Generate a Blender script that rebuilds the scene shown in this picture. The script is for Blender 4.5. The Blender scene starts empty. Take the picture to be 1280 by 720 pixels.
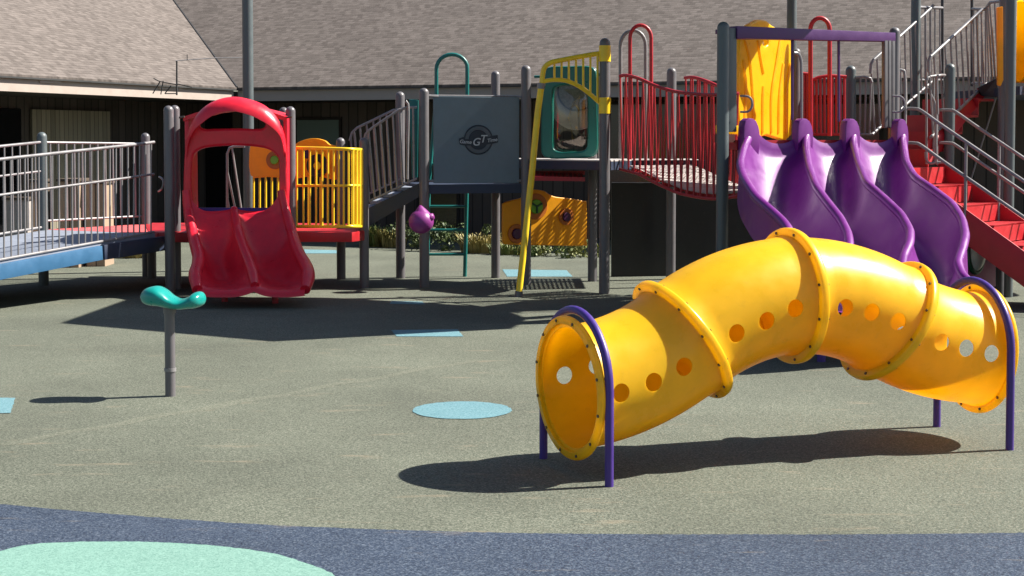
import bpy, bmesh, math, random
from mathutils import Vector as V, Matrix
random.seed(7)
R = math.radians
C = bpy.context.scene.collection
sc = bpy.context.scene
# ------------------------------------------------------------------ camera model
F, CY, PIT, H = 1900.0, 258.0, R(2.5), 1.8
cp, sp = math.cos(PIT), math.sin(PIT)
def ray(u, v):
    dx, dy = (u-640)/F, -(v-CY)/F
    return V((dx, cp+dy*sp, -sp+dy*cp))
def P(u, v, Y):
    d = ray(u, v); t = Y/d.y
    return V((d.x*t, Y, H+d.z*t))
def G(u, v, z=0.0):
    d = ray(u, v); t = (z-H)/d.z
    return V((d.x*t, d.y*t, z))
class Plane:
    """vertical plane through two ground points; gives (a, z) of a view ray and maps back"""
    def __init__(s, A, B):
        s.o = V((A[0], A[1], 0)); d = V((B[0]-A[0], B[1]-A[1], 0)); s.u = d.normalized()
        s.n = V((s.u.y, -s.u.x, 0))
    def hit(s, u, v):
        d = ray(u, v); c = V((0, 0, H))
        t = (s.o-c).dot(s.n)/d.dot(s.n); p = c+d*t
        return ((p-s.o).dot(s.u), p.z)
    def to(s, a, z, n=0.0):
        return s.o+s.u*a+V((0, 0, z))+s.n*n
    def px(s, u, v, n=0.0):
        a, z = s.hit(u, v); return s.to(a, z, n)
    def mat(s, a=0, z=0, n=0):
        o = s.to(a, z, n); m = Matrix.Identity(4)
        for i in range(3):
            m[i][0] = s.u[i]; m[i][1] = (0, 0, 1)[i]; m[i][2] = s.n[i]; m[i][3] = o[i]
        return m
# ------------------------------------------------------------------ object helpers
def tag(o, label=None, cat=None, group=None, kind=None):
    if label: o['label'] = label
    if cat: o['category'] = cat
    if group: o['group'] = group
    if kind: o['kind'] = kind
    return o
def thing(name, label, cat, loc, group=None):
    o = bpy.data.objects.new(name, None); o.empty_display_size = .1
    C.objects.link(o); o.location = V(loc); o['wl'] = list(V(loc))
    return tag(o, label, cat, group)
def base_of(o):
    while o is not None:
        if 'wl' in o: return V(o['wl'])
        o = o.parent
    return V((0, 0, 0))
def link(name, me, mat, parent=None, shift=True):
    o = bpy.data.objects.new(name, me); C.objects.link(o)
    if parent is not None:
        if shift: me.transform(Matrix.Translation(-base_of(parent)))
        o.parent = parent
    if mat is not None:
        me.materials.clear(); me.materials.append(mat)
    return o
class MB:
    def __init__(s): s.bm = bmesh.new()
    def face(s, pts):
        return s.bm.faces.new([s.bm.verts.new(p) for p in pts])
    def hexa(s, c8):
        v = [s.bm.verts.new(p) for p in c8]
        for f in ((0,3,2,1),(4,5,6,7),(0,1,5,4),(1,2,6,5),(2,3,7,6),(3,0,4,7)): s.bm.faces.new([v[i] for i in f])
        return s
    def box(s, c, size, ux=V((1,0,0)), uz=V((0,0,1))):
        c = V(c); ux = V(ux).normalized(); uz = V(uz).normalized(); uy = uz.cross(ux).normalized()
        a, b, d = (x/2 for x in size); q = []
        for z in (-d, d):
            for x, y in ((-a,-b),(a,-b),(a,b),(-a,b)): q.append(c+ux*x+uy*y+uz*z)
        return s.hexa(q)
    def beam(s, p0, p1, w, h, up=V((0,0,1))):
        p0, p1 = V(p0), V(p1); d = (p1-p0); L = d.length; d.normalize()
        side = d.cross(V(up)).normalized(); u2 = side.cross(d).normalized(); q = []
        for p in (p0, p1):
            for x, y in ((-1,-1),(1,-1),(1,1),(-1,1)): q.append(p+side*(w/2*x)+u2*(h/2*y))
        return s.hexa(q)
    def prism(s, poly, vec):
        vec = V(vec); a = [s.bm.verts.new(V(p)) for p in poly]; b = [s.bm.verts.new(V(p)+vec) for p in poly]
        n = len(a); s.bm.faces.new(a[::-1]); s.bm.faces.new(b)
        for i in range(n): s.bm.faces.new([a[i], a[(i+1)%n], b[(i+1)%n], b[i]])
        return s
    def grid(s, rows, cu=False, cv=False):
        vs = [[s.bm.verts.new(p) for p in r] for r in rows]; n, m = len(vs), len(vs[0])
        for i in range(n if cu else n-1):
            for j in range(m if cv else m-1):
                s.bm.faces.new([vs[i][j], vs[(i+1)%n][j], vs[(i+1)%n][(j+1)%m], vs[i][(j+1)%m]])
        return vs
    def tube(s, pts, r, seg=10, closed=False, cap=True):
        pts = [V(p) for p in pts]; n = len(pts); rows = []; prev = None
        for i, p in enumerate(pts):
            a = pts[i-1] if (i > 0 or closed) else p; b = pts[(i+1) % n] if (i < n-1 or closed) else p
            t = (b-a).normalized()
            if prev is None:
                ref = V((0,0,1)) if abs(t.z) < .9 else V((1,0,0)); nx = t.cross(ref).normalized()
            else:
                nx = (prev-t*prev.dot(t)).normalized()
            prev = nx; ny = t.cross(nx); rr = r[i] if isinstance(r, (list, tuple)) else r
            rows.append([p+nx*(rr*math.cos(2*math.pi*k/seg))+ny*(rr*math.sin(2*math.pi*k/seg)) for k in range(seg)])
        vs = s.grid(rows, cu=closed, cv=True)
        if cap and not closed:
            s.bm.faces.new(vs[0][::-1]); s.bm.faces.new(vs[-1])
        return s
    def post(s, b, top, r=.06, seg=20):
        b = V(b); z1 = top-r; pts = [b, V((b.x, b.y, z1))]; rr = [r, r]
        for k in range(1, 7):
            a = k/6*math.pi/2; pts.append(V((b.x, b.y, z1+r*math.sin(a)))); rr.append(max(r*math.cos(a), .002))
        return s.tube(pts, rr, seg)
    def ell(s, c, rx, ry, rz, n=16, m=12):
        c = V(c); rows = []
        for i in range(m+1):
            a = -math.pi/2+math.pi*i/m; ca = max(math.cos(a), .001)
            rows.append([c+V((rx*ca*math.cos(2*math.pi*k/n), ry*ca*math.sin(2*math.pi*k/n), rz*math.sin(a))) for k in range(n)])
        s.grid(rows, cv=True); return s
    def build(s, name, mat, parent=None, smooth=True, bevel=0, ang=38):
        bm = s.bm
        bmesh.ops.recalc_face_normals(bm, faces=bm.faces)
        if bevel:
            ed = [e for e in bm.edges if len(e.link_faces) == 2 and e.calc_face_angle(0) > .6]
            bmesh.ops.bevel(bm, geom=ed, offset=bevel, segments=2, affect='EDGES', profile=.6)
        me = bpy.data.meshes.new(name); bm.to_mesh(me); bm.free()
        if smooth:
            me.shade_smooth(); me.set_sharp_from_angle(angle=R(ang))
        return link(name, me, mat, parent)
def eval_mesh(ob):
    dg = bpy.context.evaluated_depsgraph_get(); dg.update()
    return bpy.data.meshes.new_from_object(ob.evaluated_get(dg))
def plate(name, mat, parent, pl, outer, holes=(), n0=0.0, depth=.03, bevel=.008, raw=False):
    """flat board with holes on a vertical plane; outlines in pixels (or (a,z) when raw)"""
    cu = bpy.data.curves.new('t', 'CURVE'); cu.dimensions = '2D'; cu.fill_mode = 'BOTH'
    cu.extrude = max(depth/2-bevel, .001); cu.bevel_depth = bevel; cu.bevel_resolution = 2; cu.offset = -bevel
    for poly in (outer,)+tuple(holes):
        spn = cu.splines.new('POLY'); q = [p if raw else pl.hit(*p) for p in poly]
        spn.points.add(len(q)-1)
        for pt, (a, z) in zip(spn.points, q): pt.co = (a, z, 0, 1)
        spn.use_cyclic_u = True
    ob = bpy.data.objects.new('t', cu); C.objects.link(ob); me = eval_mesh(ob)
    bpy.data.objects.remove(ob); bpy.data.curves.remove(cu)
    me.transform(pl.mat(0, 0, n0)); me.shade_smooth(); me.set_sharp_from_angle(angle=R(35))
    return link(name, me, mat, parent)
def text_mesh(name, body, size, mat, parent, M, shear=0, ext=.002, align='CENTER'):
    cu = bpy.data.curves.new('t', 'FONT'); cu.body = body; cu.size = size; cu.extrude = ext; cu.shear = shear
    cu.align_x = align; cu.align_y = 'CENTER'; cu.offset = size*.012
    ob = bpy.data.objects.new('t', cu); C.objects.link(ob); me = eval_mesh(ob); bpy.data.objects.remove(ob)
    me.transform(M); return link(name, me, mat, parent)
def smoothp(pts, n=8, closed=False):
    """Catmull-Rom through points (2D or 3D tuples / Vectors)"""
    q = [V(p) for p in pts]; m = len(q); out = []
    for i in range(m if closed else m-1):
        g = lambda k: q[k % m] if closed else q[max(0, min(m-1, k))]
        p0, p1, p2, p3 = g(i-1), g(i), g(i+1), g(i+2)
        for k in range(n):
            t = k/n
            out.append(.5*((2*p1)+(p2-p0)*t+(2*p0-5*p1+4*p2-p3)*t*t+(3*p1-p0-3*p2+p3)*t**3))
    if not closed: out.append(q[-1])
    return out
def lerp(a, b, t): return a+(b-a)*t
def interp(tab, x):
    if x <= tab[0][0]: return tab[0][1]
    for (x0, y0), (x1, y1) in zip(tab, tab[1:]):
        if x <= x1: return y0+(y1-y0)*(x-x0)/(x1-x0)
    return tab[-1][1]
def copy_tree(o, parent=None):
    c = o.copy(); C.objects.link(c)
    if parent is not None: c.parent = parent
    for ch in list(o.children): copy_tree(ch, c)
    return c
# ------------------------------------------------------------------ materials
def newmat(name):
    m = bpy.data.materials.new(name); m.use_nodes = True; nt = m.node_tree
    return m, nt, nt.nodes['Principled BSDF']
def N(nt, t, **k):
    n = nt.nodes.new(t)
    for a, b in k.items():
        if a.startswith('i_'):
            key = a[2:]; n.inputs[int(key) if key.isdigit() else key.replace('_', ' ')].default_value = b
        else: setattr(n, a, b)
    return n
def coat(name, col, rough=.4, var=.12, scale=6, bump=.02, metal=0, spec=.5, dirt=.15, fine=90, clear=0, sss=0):
    """plastic / paint: base colour with mild fading, grime specks and a fine uneven gloss"""
    m, nt, b = newmat(name); L = nt.links
    tc = N(nt, 'ShaderNodeTexCoord'); n1 = N(nt, 'ShaderNodeTexNoise', i_Scale=scale, i_Detail=6.0, i_Roughness=.6)
    n2 = N(nt, 'ShaderNodeTexNoise', i_Scale=fine, i_Detail=3.0)
    L.new(tc.outputs['Object'], n1.inputs['Vector']); L.new(tc.outputs['Object'], n2.inputs['Vector'])
    r1 = N(nt, 'ShaderNodeMapRange', i_1=.3, i_2=.7, i_3=1-var, i_4=1+var); L.new(n1.outputs['Fac'], r1.inputs[0])
    mx = N(nt, 'ShaderNodeMix', data_type='RGBA', blend_type='MULTIPLY'); mx.inputs[0].default_value = 1
    mx.inputs[6].default_value = (*col, 1); L.new(r1.outputs[0], mx.inputs[7])
    n3 = N(nt, 'ShaderNodeTexNoise', i_Scale=scale*2.7, i_Detail=9.0, i_Roughness=.75); L.new(tc.outputs['Object'], n3.inputs['Vector'])
    r3 = N(nt, 'ShaderNodeMapRange', i_1=.56, i_2=.78, i_3=0.0, i_4=dirt); L.new(n3.outputs['Fac'], r3.inputs[0])
    mx2 = N(nt, 'ShaderNodeMix', data_type='RGBA'); mx2.inputs[7].default_value = (.16, .13, .10, 1)
    L.new(r3.outputs[0], mx2.inputs[0]); L.new(mx.outputs[2], mx2.inputs[6]); L.new(mx2.outputs[2], b.inputs['Base Color'])
    r2 = N(nt, 'ShaderNodeMapRange', i_1=.3, i_2=.7, i_3=max(rough-.08, .05), i_4=rough+.12); L.new(n1.outputs['Fac'], r2.inputs[0])
    L.new(r2.outputs[0], b.inputs['Roughness'])
    bp = N(nt, 'ShaderNodeBump', i_Strength=bump*8, i_Distance=.002); L.new(n2.outputs['Fac'], bp.inputs['Height'])
    L.new(bp.outputs[0], b.inputs['Normal'])
    if clear:
        b.inputs['Coat Weight'].default_value = clear; b.inputs['Coat Roughness'].default_value = .35
    b.inputs['Metallic'].default_value = metal; b.inputs['Specular IOR Level'].default_value = spec
    if sss:                                                            # thin moulded plastic lets some light through
        tr = N(nt, 'ShaderNodeBsdfTranslucent'); L.new(mx2.outputs[2], tr.inputs[0]); ms = N(nt, 'ShaderNodeMixShader', i_0=sss)
        L.new(b.outputs[0], ms.inputs[1]); L.new(tr.outputs[0], ms.inputs[2]); L.new(ms.outputs[0], nt.nodes['Material Output'].inputs[0])
    return m
M = {}
M['red'] = coat('red_plastic', (.66, .012, .032), .34, dirt=.2)
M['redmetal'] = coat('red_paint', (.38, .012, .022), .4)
M['redstep'] = coat('red_step_coating', (.40, .010, .016), .45)
M['pinkdeck'] = coat('faded_red_deck', (.60, .10, .10), .55)
M['yellow'] = coat('yellow_plastic', (.97, .66, .014), .3, var=.06, dirt=.16, sss=.5, clear=.25)
M['ypaint'] = coat('yellow_paint', (.88, .60, .02), .36)
M['orange'] = coat('orange_plastic', (.93, .41, .005), .4, var=.06, dirt=.2, sss=.25)
M['purple'] = coat('purple_plastic', (.15, .016, .185), .38, var=.10, dirt=.10, spec=.45, clear=.12)
M['purplemetal'] = coat('purple_paint', (.05, .02, .19), .4)
M['plum'] = coat('plum_paint', (.07, .014, .11), .4)
M['magenta'] = coat('magenta_plastic', (.22, .015, .11), .4)
M['horn'] = coat('purple_horn_plastic', (.22, .03, .20), .4)
M['teal'] = coat('teal_plastic', (.003, .12, .10), .32)
M['tealseat'] = coat('teal_seat_plastic', (.004, .24, .21), .28)
M['tealpaint'] = coat('teal_paint', (.004, .13, .12), .4)
M['post'] = coat('grey_brown_post_paint', (.115, .108, .115), .38, var=.06)
M['postg'] = coat('grey_green_pole_paint', (.082, .10, .105), .4, var=.06)
M['rail'] = coat('grey_rail_paint', (.21, .20, .205), .3)
M['rampblue'] = coat('ramp_blue_paint', (.028, .105, .21), .5)
M['navy'] = coat('navy_deck_edge', (.02, .03, .06), .5)
M['deckcoat'] = coat('grey_deck_coating', (.20, .225, .28), .65)
M['whitedeck'] = coat('pale_bridge_coating', (.48, .44, .42), .55)
M['dark'] = coat('dark_stringer_paint', (.03, .03, .035), .5)
M['grey'] = coat('slate_grey_panel', (.12, .165, .20), .5, var=.07, dirt=.3)
M['logod'] = coat('logo_navy', (.012, .02, .035), .5)
M['logom'] = coat('logo_grey', (.07, .09, .11), .5)
M['logol'] = coat('logo_pale', (.42, .46, .50), .5)
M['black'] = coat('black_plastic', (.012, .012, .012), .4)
M['bolt'] = coat('steel_bolt', (.12, .09, .07), .4, metal=.6)
M['knobp'] = coat('dark_purple_knob', (.06, .008, .05), .4)
M['lime'] = coat('lime_plastic', (.18, .45, .03), .4)
M['orring'] = coat('brown_orange_ring', (.45, .12, .01), .4)
M['green'] = coat('green_frame_plastic', (.01, .06, .03), .35)
M['fascia'] = coat('tan_fascia_paint', (.37, .31, .27), .6, var=.05)
M['fasciashade'] = coat('shaded_fascia_paint', (.24, .22, .21), .6, var=.05)  # same tan fascia paint, darkened to carry the main eave's shade
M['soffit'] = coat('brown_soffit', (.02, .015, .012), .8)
M['roofimage'] = coat('roof_image_tan', (.24, .20, .175), .85, var=.35, scale=40)  # tone of the roof image painted behind the bubble window
M['cable'] = coat('dark_cable', (.03, .03, .03), .6)
M['rock'] = coat('dark_relief', (.013, .010, .008), .9, spec=.2, var=.4, bump=.1)
M['canopy'] = coat('canopy_fabric', (.03, .14, .12), .8)
M['concrete'] = coat('pale_concrete', (.30, .27, .25), .85, var=.2, bump=.06)
def glass(name, col, rough=.05):
    m, nt, b = newmat(name); b.inputs['Base Color'].default_value = (*col, 1); b.inputs['Roughness'].default_value = rough
    b.inputs['Specular IOR Level'].default_value = .7; return m
M['pane'] = glass('window_pane', (.13, .18, .16), .15)
M['darkpane'] = glass('dark_pane', (.006, .006, .007), .15)
def clear_bubble():
    m, nt, b = newmat('clear_bubble'); L = nt.links
    b.inputs['Base Color'].default_value = (.62, .56, .52, 1); b.inputs['Roughness'].default_value = .06; b.inputs['Metallic'].default_value = 1.0
    tr = N(nt, 'ShaderNodeBsdfTransparent'); tr.inputs[0].default_value = (.86, .86, .83, 1); mx = N(nt, 'ShaderNodeMixShader', i_0=.10)
    L.new(tr.outputs[0], mx.inputs[1]); L.new(b.outputs[0], mx.inputs[2]); L.new(mx.outputs[0], nt.nodes['Material Output'].inputs[0])
    return m
M['bubble'] = clear_bubble()
def siding(name, col, pitch=.2, dark=.35):
    """vertical board siding, grooves by a wave on the wall's own length"""
    m, nt, b = newmat(name); L = nt.links
    tc = N(nt, 'ShaderNodeTexCoord'); sx = N(nt, 'ShaderNodeSeparateXYZ'); L.new(tc.outputs['UV'], sx.inputs[0])
    mu = N(nt, 'ShaderNodeMath', operation='MULTIPLY', i_1=1/pitch); L.new(sx.outputs[0], mu.inputs[0])
    fr = N(nt, 'ShaderNodeMath', operation='FRACT'); L.new(mu.outputs[0], fr.inputs[0])
    gr = N(nt, 'ShaderNodeMath', operation='LESS_THAN', i_1=.12); L.new(fr.outputs[0], gr.inputs[0])
    fl = N(nt, 'ShaderNodeMath', operation='FLOOR'); L.new(mu.outputs[0], fl.inputs[0])
    wn = N(nt, 'ShaderNodeTexWhiteNoise', noise_dimensions='1D'); L.new(fl.outputs[0], wn.inputs['W'])
    ns = N(nt, 'ShaderNodeTexNoise', i_Scale=3.0, i_Detail=8.0); mp = N(nt, 'ShaderNodeMapping'); mp.inputs['Scale'].default_value = (12, 1, 1)
    L.new(tc.outputs['UV'], mp.inputs[0]); L.new(mp.outputs[0], ns.inputs['Vector'])
    ad = N(nt, 'ShaderNodeMath', operation='ADD'); L.new(wn.outputs[0], ad.inputs[0]); L.new(ns.outputs['Fac'], ad.inputs[1])
    rg = N(nt, 'ShaderNodeMapRange', i_1=.3, i_2=1.7, i_3=.7, i_4=1.25); L.new(ad.outputs[0], rg.inputs[0])
    mx = N(nt, 'ShaderNodeMix', data_type='RGBA', blend_type='MULTIPLY'); mx.inputs[0].default_value = 1
    mx.inputs[6].default_value = (*col, 1); L.new(rg.outputs[0], mx.inputs[7])
    m2 = N(nt, 'ShaderNodeMix', data_type='RGBA'); m2.inputs[7].default_value = tuple(c*dark for c in col)+(1,)
    L.new(gr.outputs[0], m2.inputs[0]); L.new(mx.outputs[2], m2.inputs[6]); L.new(m2.outputs[2], b.inputs['Base Color'])
    bp = N(nt, 'ShaderNodeBump', i_Strength=.6, i_Distance=.01, invert=True); L.new(gr.outputs[0], bp.inputs['Height']); L.new(bp.outputs[0], b.inputs['Normal'])
    b.inputs['Roughness'].default_value = .8; return m
M['siding'] = siding('brown_board_siding', (.075, .06, .05))
M['sidingtan'] = siding('olive_board_siding', (.25, .22, .16), .12)
M['slat'] = siding('tan_slat_wood', (.36, .26, .18), .14, .2)
def shingles():
    m, nt, b = newmat('asphalt_shingles'); L = nt.links
    tc = N(nt, 'ShaderNodeTexCoord')
    br = N(nt, 'ShaderNodeTexBrick', offset=.37, squash=1.0); br.inputs['Scale'].default_value = 1
    br.inputs['Brick Width'].default_value = .12; br.inputs['Row Height'].default_value = .1; br.inputs['Mortar Size'].default_value = .006
    br.inputs['Color1'].default_value = (.0, .0, .0, 1); br.inputs['Color2'].default_value = (1, 1, 1, 1); br.inputs['Mortar'].default_value = (.5, .5, .5, 1)
    nd = N(nt, 'ShaderNodeTexNoise', i_Scale=5.0, i_Detail=4.0); L.new(tc.outputs['UV'], nd.inputs['Vector'])
    vm = N(nt, 'ShaderNodeVectorMath', operation='SCALE'); vm.inputs['Scale'].default_value = .02; L.new(nd.outputs['Color'], vm.inputs[0])
    va = N(nt, 'ShaderNodeVectorMath', operation='ADD'); L.new(tc.outputs['UV'], va.inputs[0]); L.new(vm.outputs[0], va.inputs[1])
    L.new(va.outputs[0], br.inputs['Vector'])
    rp = N(nt, 'ShaderNodeValToRGB'); e = rp.color_ramp.elements
    e[0].position = 0; e[0].color = (.100, .085, .077, 1); e[1].position = 1; e[1].color = (.162, .139, .127, 1)
    L.new(br.outputs['Color'], rp.inputs[0])
    n2 = N(nt, 'ShaderNodeTexNoise', i_Scale=45.0, i_Detail=3.0); L.new(tc.outputs['UV'], n2.inputs['Vector'])
    n3 = N(nt, 'ShaderNodeTexNoise', i_Scale=.7, i_Detail=5.0); L.new(tc.outputs['UV'], n3.inputs['Vector'])
    ad = N(nt, 'ShaderNodeMath', operation='ADD'); L.new(n2.outputs['Fac'], ad.inputs[0]); L.new(n3.outputs['Fac'], ad.inputs[1])
    rg = N(nt, 'ShaderNodeMapRange', i_1=.6, i_2=1.4, i_3=.8, i_4=1.2); L.new(ad.outputs[0], rg.inputs[0])
    mx = N(nt, 'ShaderNodeMix', data_type='RGBA', blend_type='MULTIPLY'); mx.inputs[0].default_value = 1
    L.new(rp.outputs[0], mx.inputs[6]); L.new(rg.outputs[0], mx.inputs[7])
    # butt edge of every course: a thin dark line
    sx = N(nt, 'ShaderNodeSeparateXYZ'); L.new(va.outputs[0], sx.inputs[0])
    mu = N(nt, 'ShaderNodeMath', operation='MULTIPLY', i_1=10.0); L.new(sx.outputs[1], mu.inputs[0])
    fr = N(nt, 'ShaderNodeMath', operation='FRACT'); L.new(mu.outputs[0], fr.inputs[0])
    lt = N(nt, 'ShaderNodeMapRange', i_1=0.0, i_2=.3, i_3=.4, i_4=1.0); L.new(fr.outputs[0], lt.inputs[0])
    n4 = N(nt, 'ShaderNodeTexNoise', i_Scale=7.0, i_Detail=2.0); L.new(tc.outputs['UV'], n4.inputs['Vector'])
    r4 = N(nt, 'ShaderNodeMapRange', i_1=.4, i_2=.6, i_3=.15, i_4=1.0); L.new(n4.outputs['Fac'], r4.inputs[0])
    ml = N(nt, 'ShaderNodeMix', data_type='RGBA', blend_type='MULTIPLY'); L.new(r4.outputs[0], ml.inputs[0])
    L.new(mx.outputs[2], ml.inputs[6]); L.new(lt.outputs[0], ml.inputs[7]); L.new(ml.outputs[2], b.inputs['Base Color'])
    bp = N(nt, 'ShaderNodeBump', i_Strength=.5, i_Distance=.012); L.new(fr.outputs[0], bp.inputs['Height'])
    bp2 = N(nt, 'ShaderNodeBump', i_Strength=.5, i_Distance=.006); L.new(n2.outputs['Fac'], bp2.inputs['Height']); L.new(bp.outputs[0], bp2.inputs['Normal'])
    L.new(bp2.outputs[0], b.inputs['Normal']); b.inputs['Roughness'].default_value = .9; b.inputs['Specular IOR Level'].default_value = .15
    return m
M['shingle'] = shingles()
def rubber(name, c_lo, c_mid, c_hi, patch=.2, scuffs=True):
    """poured granule safety surfacing: small speckle, broad wear, faint pale scuffs"""
    m, nt, b = newmat(name); L = nt.links
    tc = N(nt, 'ShaderNodeTexCoord'); g = tc.outputs['Object']
    a = N(nt, 'ShaderNodeTexVoronoi', i_Scale=150.0); L.new(g, a.inputs['Vector'])
    sep = N(nt, 'ShaderNodeSeparateColor'); L.new(a.outputs['Color'], sep.inputs[0])
    n0 = N(nt, 'ShaderNodeTexNoise', i_Scale=60.0, i_Detail=5.0, i_Roughness=.7); L.new(g, n0.inputs['Vector'])
    mixf = N(nt, 'ShaderNodeMath', operation='MULTIPLY_ADD', i_1=.55); L.new(sep.outputs[0], mixf.inputs[0])
    r0 = N(nt, 'ShaderNodeMapRange', i_1=.3, i_2=.7, i_3=0.0, i_4=.45); L.new(n0.outputs['Fac'], r0.inputs[0]); L.new(r0.outputs[0], mixf.inputs[2])
    rp = N(nt, 'ShaderNodeValToRGB'); e = rp.color_ramp.elements
    e[0].position = .08; e[0].color = (*c_lo, 1); e[1].position = .95; e[1].color = (*c_hi, 1)
    k = e.new(.5); k.color = (*c_mid, 1); L.new(mixf.outputs[0], rp.inputs[0])
    n1 = N(nt, 'ShaderNodeTexNoise', i_Scale=.55, i_Detail=6.0, i_Roughness=.6); L.new(g, n1.inputs['Vector'])
    r1 = N(nt, 'ShaderNodeMapRange', i_1=.3, i_2=.7, i_3=1-patch, i_4=1+patch); L.new(n1.outputs['Fac'], r1.inputs[0])
    mx = N(nt, 'ShaderNodeMix', data_type='RGBA', blend_type='MULTIPLY'); mx.inputs[0].default_value = 1
    L.new(rp.outputs[0], mx.inputs[6]); L.new(r1.outputs[0], mx.inputs[7]); out = mx.outputs[2]
    if scuffs:
        mp = N(nt, 'ShaderNodeMapping'); mp.inputs['Scale'].default_value = (.9, 3.6, 1); L.new(g, mp.inputs[0])
        n2 = N(nt, 'ShaderNodeTexNoise', i_Scale=1.7, i_Detail=7.0, i_Roughness=.62); L.new(mp.outputs[0], n2.inputs['Vector'])
        r2 = N(nt, 'ShaderNodeMapRange', i_1=.6, i_2=.74, i_3=0.0, i_4=.55); L.new(n2.outputs['Fac'], r2.inputs[0])
        m2 = N(nt, 'ShaderNodeMix', data_type='RGBA'); m2.inputs[7].default_value = (.25, .205, .145, 1)
        L.new(r2.outputs[0], m2.inputs[0]); L.new(out, m2.inputs[6]); out = m2.outputs[2]
    L.new(out, b.inputs['Base Color'])
    bp = N(nt, 'ShaderNodeBump', i_Strength=.6, i_Distance=.003); L.new(mixf.outputs[0], bp.inputs['Height']); L.new(bp.outputs[0], b.inputs['Normal'])
    b.inputs['Roughness'].default_value = .85; b.inputs['Specular IOR Level'].default_value = .25
    return m
M['ground'] = rubber('green_tan_rubber', (.030, .036, .028), (.096, .106, .080), (.21, .213, .172))
M['band'] = rubber('navy_rubber', (.008, .013, .024), (.026, .040, .070), (.11, .135, .17))
M['mint'] = rubber('mint_rubber', (.10, .20, .17), (.155, .285, .24), (.21, .35, .30), .08, False)
M['sky'] = rubber('light_blue_rubber', (.06, .15, .18), (.115, .235, .27), (.19, .31, .34), .12, False)
M['seam'] = rubber('pale_seam_rubber', (.05, .055, .04), (.116, .124, .093), (.23, .23, .185), .15, False)
M['seamd'] = rubber('dark_seam_rubber', (.03, .03, .02), (.08, .075, .055), (.2, .19, .15), .15, False)
def leafmat(name, c1, c2):
    m, nt, b = newmat(name); L = nt.links
    tc = N(nt, 'ShaderNodeTexCoord'); n = N(nt, 'ShaderNodeTexNoise', i_Scale=4.5, i_Detail=4.0); L.new(tc.outputs['Object'], n.inputs['Vector'])
    rp = N(nt, 'ShaderNodeValToRGB'); e = rp.color_ramp.elements; e[0].position = .35; e[0].color = (*c1, 1); e[1].position = .65; e[1].color = (*c2, 1)
    L.new(n.outputs['Fac'], rp.inputs[0]); L.new(rp.outputs[0], b.inputs['Base Color']); b.inputs['Roughness'].default_value = .6; return m
M['leaf'] = leafmat('grass_blades', (.05, .10, .015), (.22, .22, .06))
M['leafd'] = leafmat('shrub_leaves', (.03, .06, .012), (.10, .12, .03))
M['leafy'] = leafmat('dry_grass_blades', (.14, .12, .03), (.42, .34, .12))

# ------------------------------------------------------------------ ground
def sheet(name, pts, z, mat, kind='structure'):
    if name != 'ground':                                               # trowelled joints are never knife-sharp
        q = []
        for k in range(len(pts)):
            a, b = V((pts[k][0], pts[k][1], 0)), V((pts[(k+1) % len(pts)][0], pts[(k+1) % len(pts)][1], 0)); n = max(1, min(200, int((b-a).length/.02)))
            for i in range(n): q.append(a.lerp(b, i/n)+V((random.gauss(0, .003), random.gauss(0, .003), 0)))
        pts = q
    bm = bmesh.new(); bm.faces.new([bm.verts.new((p[0], p[1], z)) for p in pts])
    bmesh.ops.triangulate(bm, faces=bm.faces)
    me = bpy.data.meshes.new(name); bm.to_mesh(me); bm.free()
    if me.polygons and me.polygons[0].normal.z < 0: me.flip_normals()
    o = link(name, me, mat); o['kind'] = kind; return o
sheet('ground', [(-150, -30), (150, -30), (150, 250), (-150, 250)], 0, M['ground'])
def gp(*pp): return [G(u, v) for u, v in pp]
edge = smoothp(gp((-220,612),(-100,622),(0,631),(100,640),(200,648),(300,655),(400,660),(520,664),(700,668),(1000,669),(1280,667),(1420,665)), 6)
sheet('blue_band', [p[:] for p in edge]+[(8, 3), (-8, 3)], .004, M['band'])
sheet('mint_oval', smoothp(gp((-30,720),(-18,700),(15,687),(60,681),(150,679),(240,682),(330,692),(385,707),(420,724),(420,760),(330,800),(120,815),(0,780)), 8, True), .008, M['mint'])
c0 = G(578, 513); e1 = G(640, 513); rad = (e1-c0).length
sheet('light_blue_circle', [(c0.x+rad*math.cos(k*math.pi/32), c0.y+rad*math.sin(k*math.pi/32)) for k in range(64)], .004, M['sky'])
sheet('light_blue_square', gp((-40,497),(19,498),(13,517),(-48,517)), .004, M['sky'])
sheet('light_blue_square', gp((489,413),(572,412),(579,421),(496,421)), .004, M['sky'])
sheet('light_blue_square', gp((489,376.5),(528,377.5),(532,381),(487,380)), .004, M['sky'])
sheet('light_blue_square', gp((628,337),(708,338),(716,346),(634,346)), .004, M['sky'])
sheet('light_blue_square', gp((380,312),(420,313),(424,317),(382,317)), .004, M['sky'])
def seam(pp, w, mat):
    q = gp(*pp); a = []; b = []
    for i, p in enumerate(q):
        t = (q[min(i+1, len(q)-1)]-q[max(i-1, 0)]).normalized(); n = V((-t.y, t.x, 0))*w*(.7+.6*random.random()); a.append(p+n); b.append(p-n)
    sheet('rubber_seam', a+b[::-1], .0012, mat)
seam([(0+i*30, 556-i*30*.1783+1.2*math.sin(i*1.7)) for i in range(21)], .05, M['seam'])
seam([(636,376),(655,379),(690,384),(740,394)], .012, M['seamd'])
seam([(553,375),(568,370)], .03, M['seamd'])

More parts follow.
